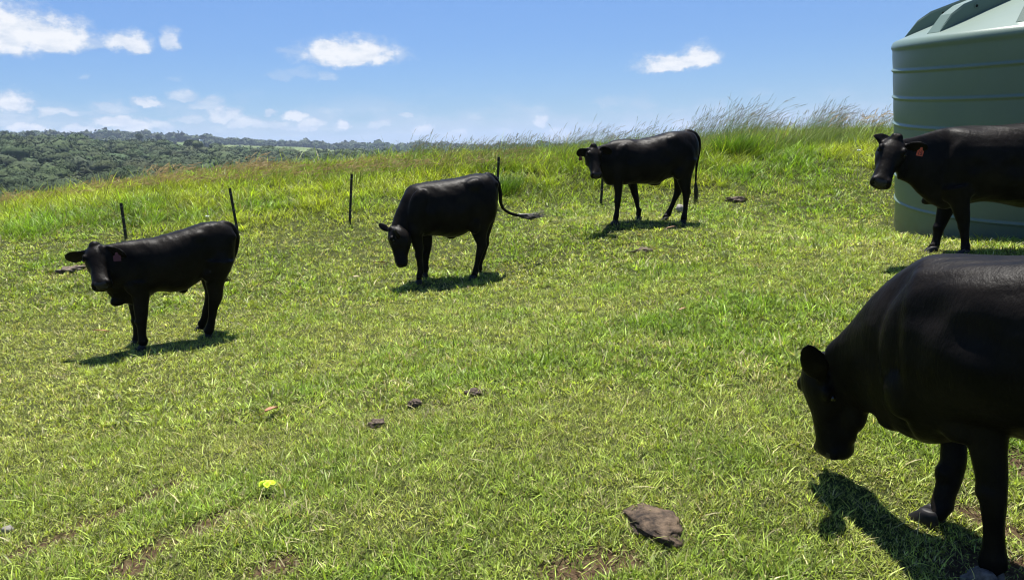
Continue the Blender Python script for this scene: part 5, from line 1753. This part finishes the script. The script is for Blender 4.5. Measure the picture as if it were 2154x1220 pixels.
def yellow_scrap():
    p, D = G(563, 1036)
    V = []; n = 22; m = 7
    r = random.Random(4)
    for i in range(n):
        a = 2 * math.pi * i / n
        R = .024 + .008 * math.sin(3 * a + .5) + .007 * math.sin(5 * a) + r.uniform(-.003, .003)
        for j in range(m):
            q = (j + 1) / m
            V.append((math.cos(a) * R * q * 1.35, math.sin(a) * R * q, .022 * math.cos(q * 1.5) + .011 * math.sin(4 * a + q * 5) * q + r.uniform(-.002, .002)))
    V.append((0, 0, .026))
    Fc = [(i * m + j, ((i + 1) % n) * m + j, ((i + 1) % n) * m + j + 1, i * m + j + 1) for i in range(n) for j in range(m - 1)]
    Fc += [(n * m, ((i + 1) % n) * m, i * m) for i in range(n)]
    k = len(V)
    V2 = [(x * .97, y * .97, z - .0035) for x, y, z in V]
    F2 = [tuple(q + k for q in f[::-1]) for f in Fc]
    F3 = [(i * m + m - 1, i * m + m - 1 + k, ((i + 1) % n) * m + m - 1 + k, ((i + 1) % n) * m + m - 1) for i in range(n)]
    mm = simple_mat('neon_plastic', (.42, .62, .02), (.52, .70, .03), 30, .5, .3, .003)
    o = mesh_obj('plastic_scrap', V + V2, Fc + F2 + F3, mm)
    o.location = (p[0], p[1], p[2] + .045)
    o.rotation_euler = (-.12, .1, .55)
    tag(o, 'crumpled neon yellow plastic scrap on the lawn', 'scrap')


yellow_scrap()

# nibbled white insulators in the long grass
M_WHITE = simple_mat('white_plastic', (.75, .75, .73), (.8, .8, .78), 20, .5, 0)


def insulator(px, py, D, tip, label):
    p = P(px, py, D)
    gz = hz(p[0], p[1])
    root = empty('electric_insulator', (p[0], p[1], gz))
    tag(root, label, 'insulator', 'white fence insulators in the long grass')
    h = p[2] - gz
    t_ = P(*tip, D) - np.array([p[0], p[1], gz])
    v, f = tube([(0, 0, -.1), (0, 0, h), tuple(t_)], [.004, .004, .003], 6)
    mesh_obj('rod', v, f, M_POST_TIE, root)
    V = []; Fc = []
    v, f = tube([(-.03, 0, h - .01), (-.025, 0, h + .006), (-.01, 0, h + .009), (0, 0, h), (.012, 0, h + .008), (.028, 0, h + .005), (.034, 0, h - .008)], [.007, .015, .014, .009, .014, .015, .007], 10)
    mesh_obj('insulator_body', v, f, M_WHITE, root)


insulator(436, 456, 13.6, (437, 438), 'white insulator on a thin rod between the two leftmost posts')
insulator(1807, 317, 13.8, (1797, 290), 'white insulator on a slanting thin rod left of the cow beside the tank')

# ------------------------------------------------------------------ vegetation and distance
lawn()
tall_grass()
seed_grass()
tussock(1545, 318, 17.0, .62, 900, .20, 'big dark green tussock standing on the crest left of the green tank')
tussock(1060, 392, 15.4, .42, 420, .16, 'dark green tussock right behind the post near the tail of the grazing cow', .8)
tussock(690, 345, 18.5, .42, 300, .14, 'small dark tussock on the far crest above the lone middle post', .8)
forest()
a = [(735, 299, 700, 14, 6.5, 'broad'), ]
for i, (px, py, D, h, rx, lab) in enumerate([
        (402, 290, 620, 13, 6.5, 'round dark tree standing on the near forest edge just left of the far white house'),
        (345, 291, 640, 12, 5, 'dark upright tree beside the round one on the near forest edge'),
        (8, 275, 900, 14, 6, 'skyline tree at the far left edge of the picture'),
        (62, 274, 900, 14, 6, 'wide skyline tree with an open crown at the left'),
        (292, 281, 900, 13, 5, 'bushy skyline tree left of the post behind the calf'),
        (332, 282, 1150, 16, 6, 'skyline tree above the round tree on the forest edge'),
        (425, 284, 1500, 18, 4.5, 'thin pointed skyline tree above the far white house'),
        (508, 293, 1700, 20, 4, 'lone pointed skyline tree over the pasture strip')]):
    tree(px, py, D, h, rx, lab, 'single trees on the far skyline', 2200, .75 if D < 1000 else 1.2, (.045, .07, .028), 20 + i)
tree(70, 392, 42, 7.5, 3.1, 'light olive-green bushy tree just below the crest at the left', None, 9000, .10, (.13, .16, .05), 60)
house(424, 297, 1500, 7.5, 'white house with pale roof, higher of two on the far ridge', (.8, .8, .78), .4)
house(421, 308, 1350, 6, 'white house half among trees, lower of two on the far ridge', (.75, .75, .72), -.3)

# ------------------------------------------------------------------ haze
def haze():
    m = bpy.data.materials.new('haze_air'); m.use_nodes = True
    t = m.node_tree; t.nodes.clear()
    v = t.nodes.new('ShaderNodeVolumePrincipled')
    v.inputs['Color'].default_value = (0.62, 0.76, 1.0, 1)
    v.inputs['Density'].default_value = HAZE
    v.inputs['Anisotropy'].default_value = 0.0
    o_ = t.nodes.new('ShaderNodeOutputMaterial')
    t.links.new(v.outputs[0], o_.inputs['Volume'])
    m.volume_intersection_method = 'FAST' if hasattr(m, 'volume_intersection_method') and 0 else m.volume_intersection_method
    zmin = min(min(v_.co.z for v_ in bpy.data.objects[n].data.vertices) for n in ('ground', 'hills')) - 1
    X, Z1 = 9200, 160
    V = [(-X, -X, zmin), (X, -X, zmin), (X, X, zmin), (-X, X, zmin), (-X, -X, Z1), (X, -X, Z1), (X, X, Z1), (-X, X, Z1)]
    o = mesh_obj('haze', V, [(3, 2, 1, 0), (4, 5, 6, 7), (0, 1, 5, 4), (1, 2, 6, 5), (2, 3, 7, 6), (3, 0, 4, 7)], m, smooth=False)
    tag(o, 'thin bluish air over the valley', 'haze', kind='stuff')


HAZE = 0.00013
haze()
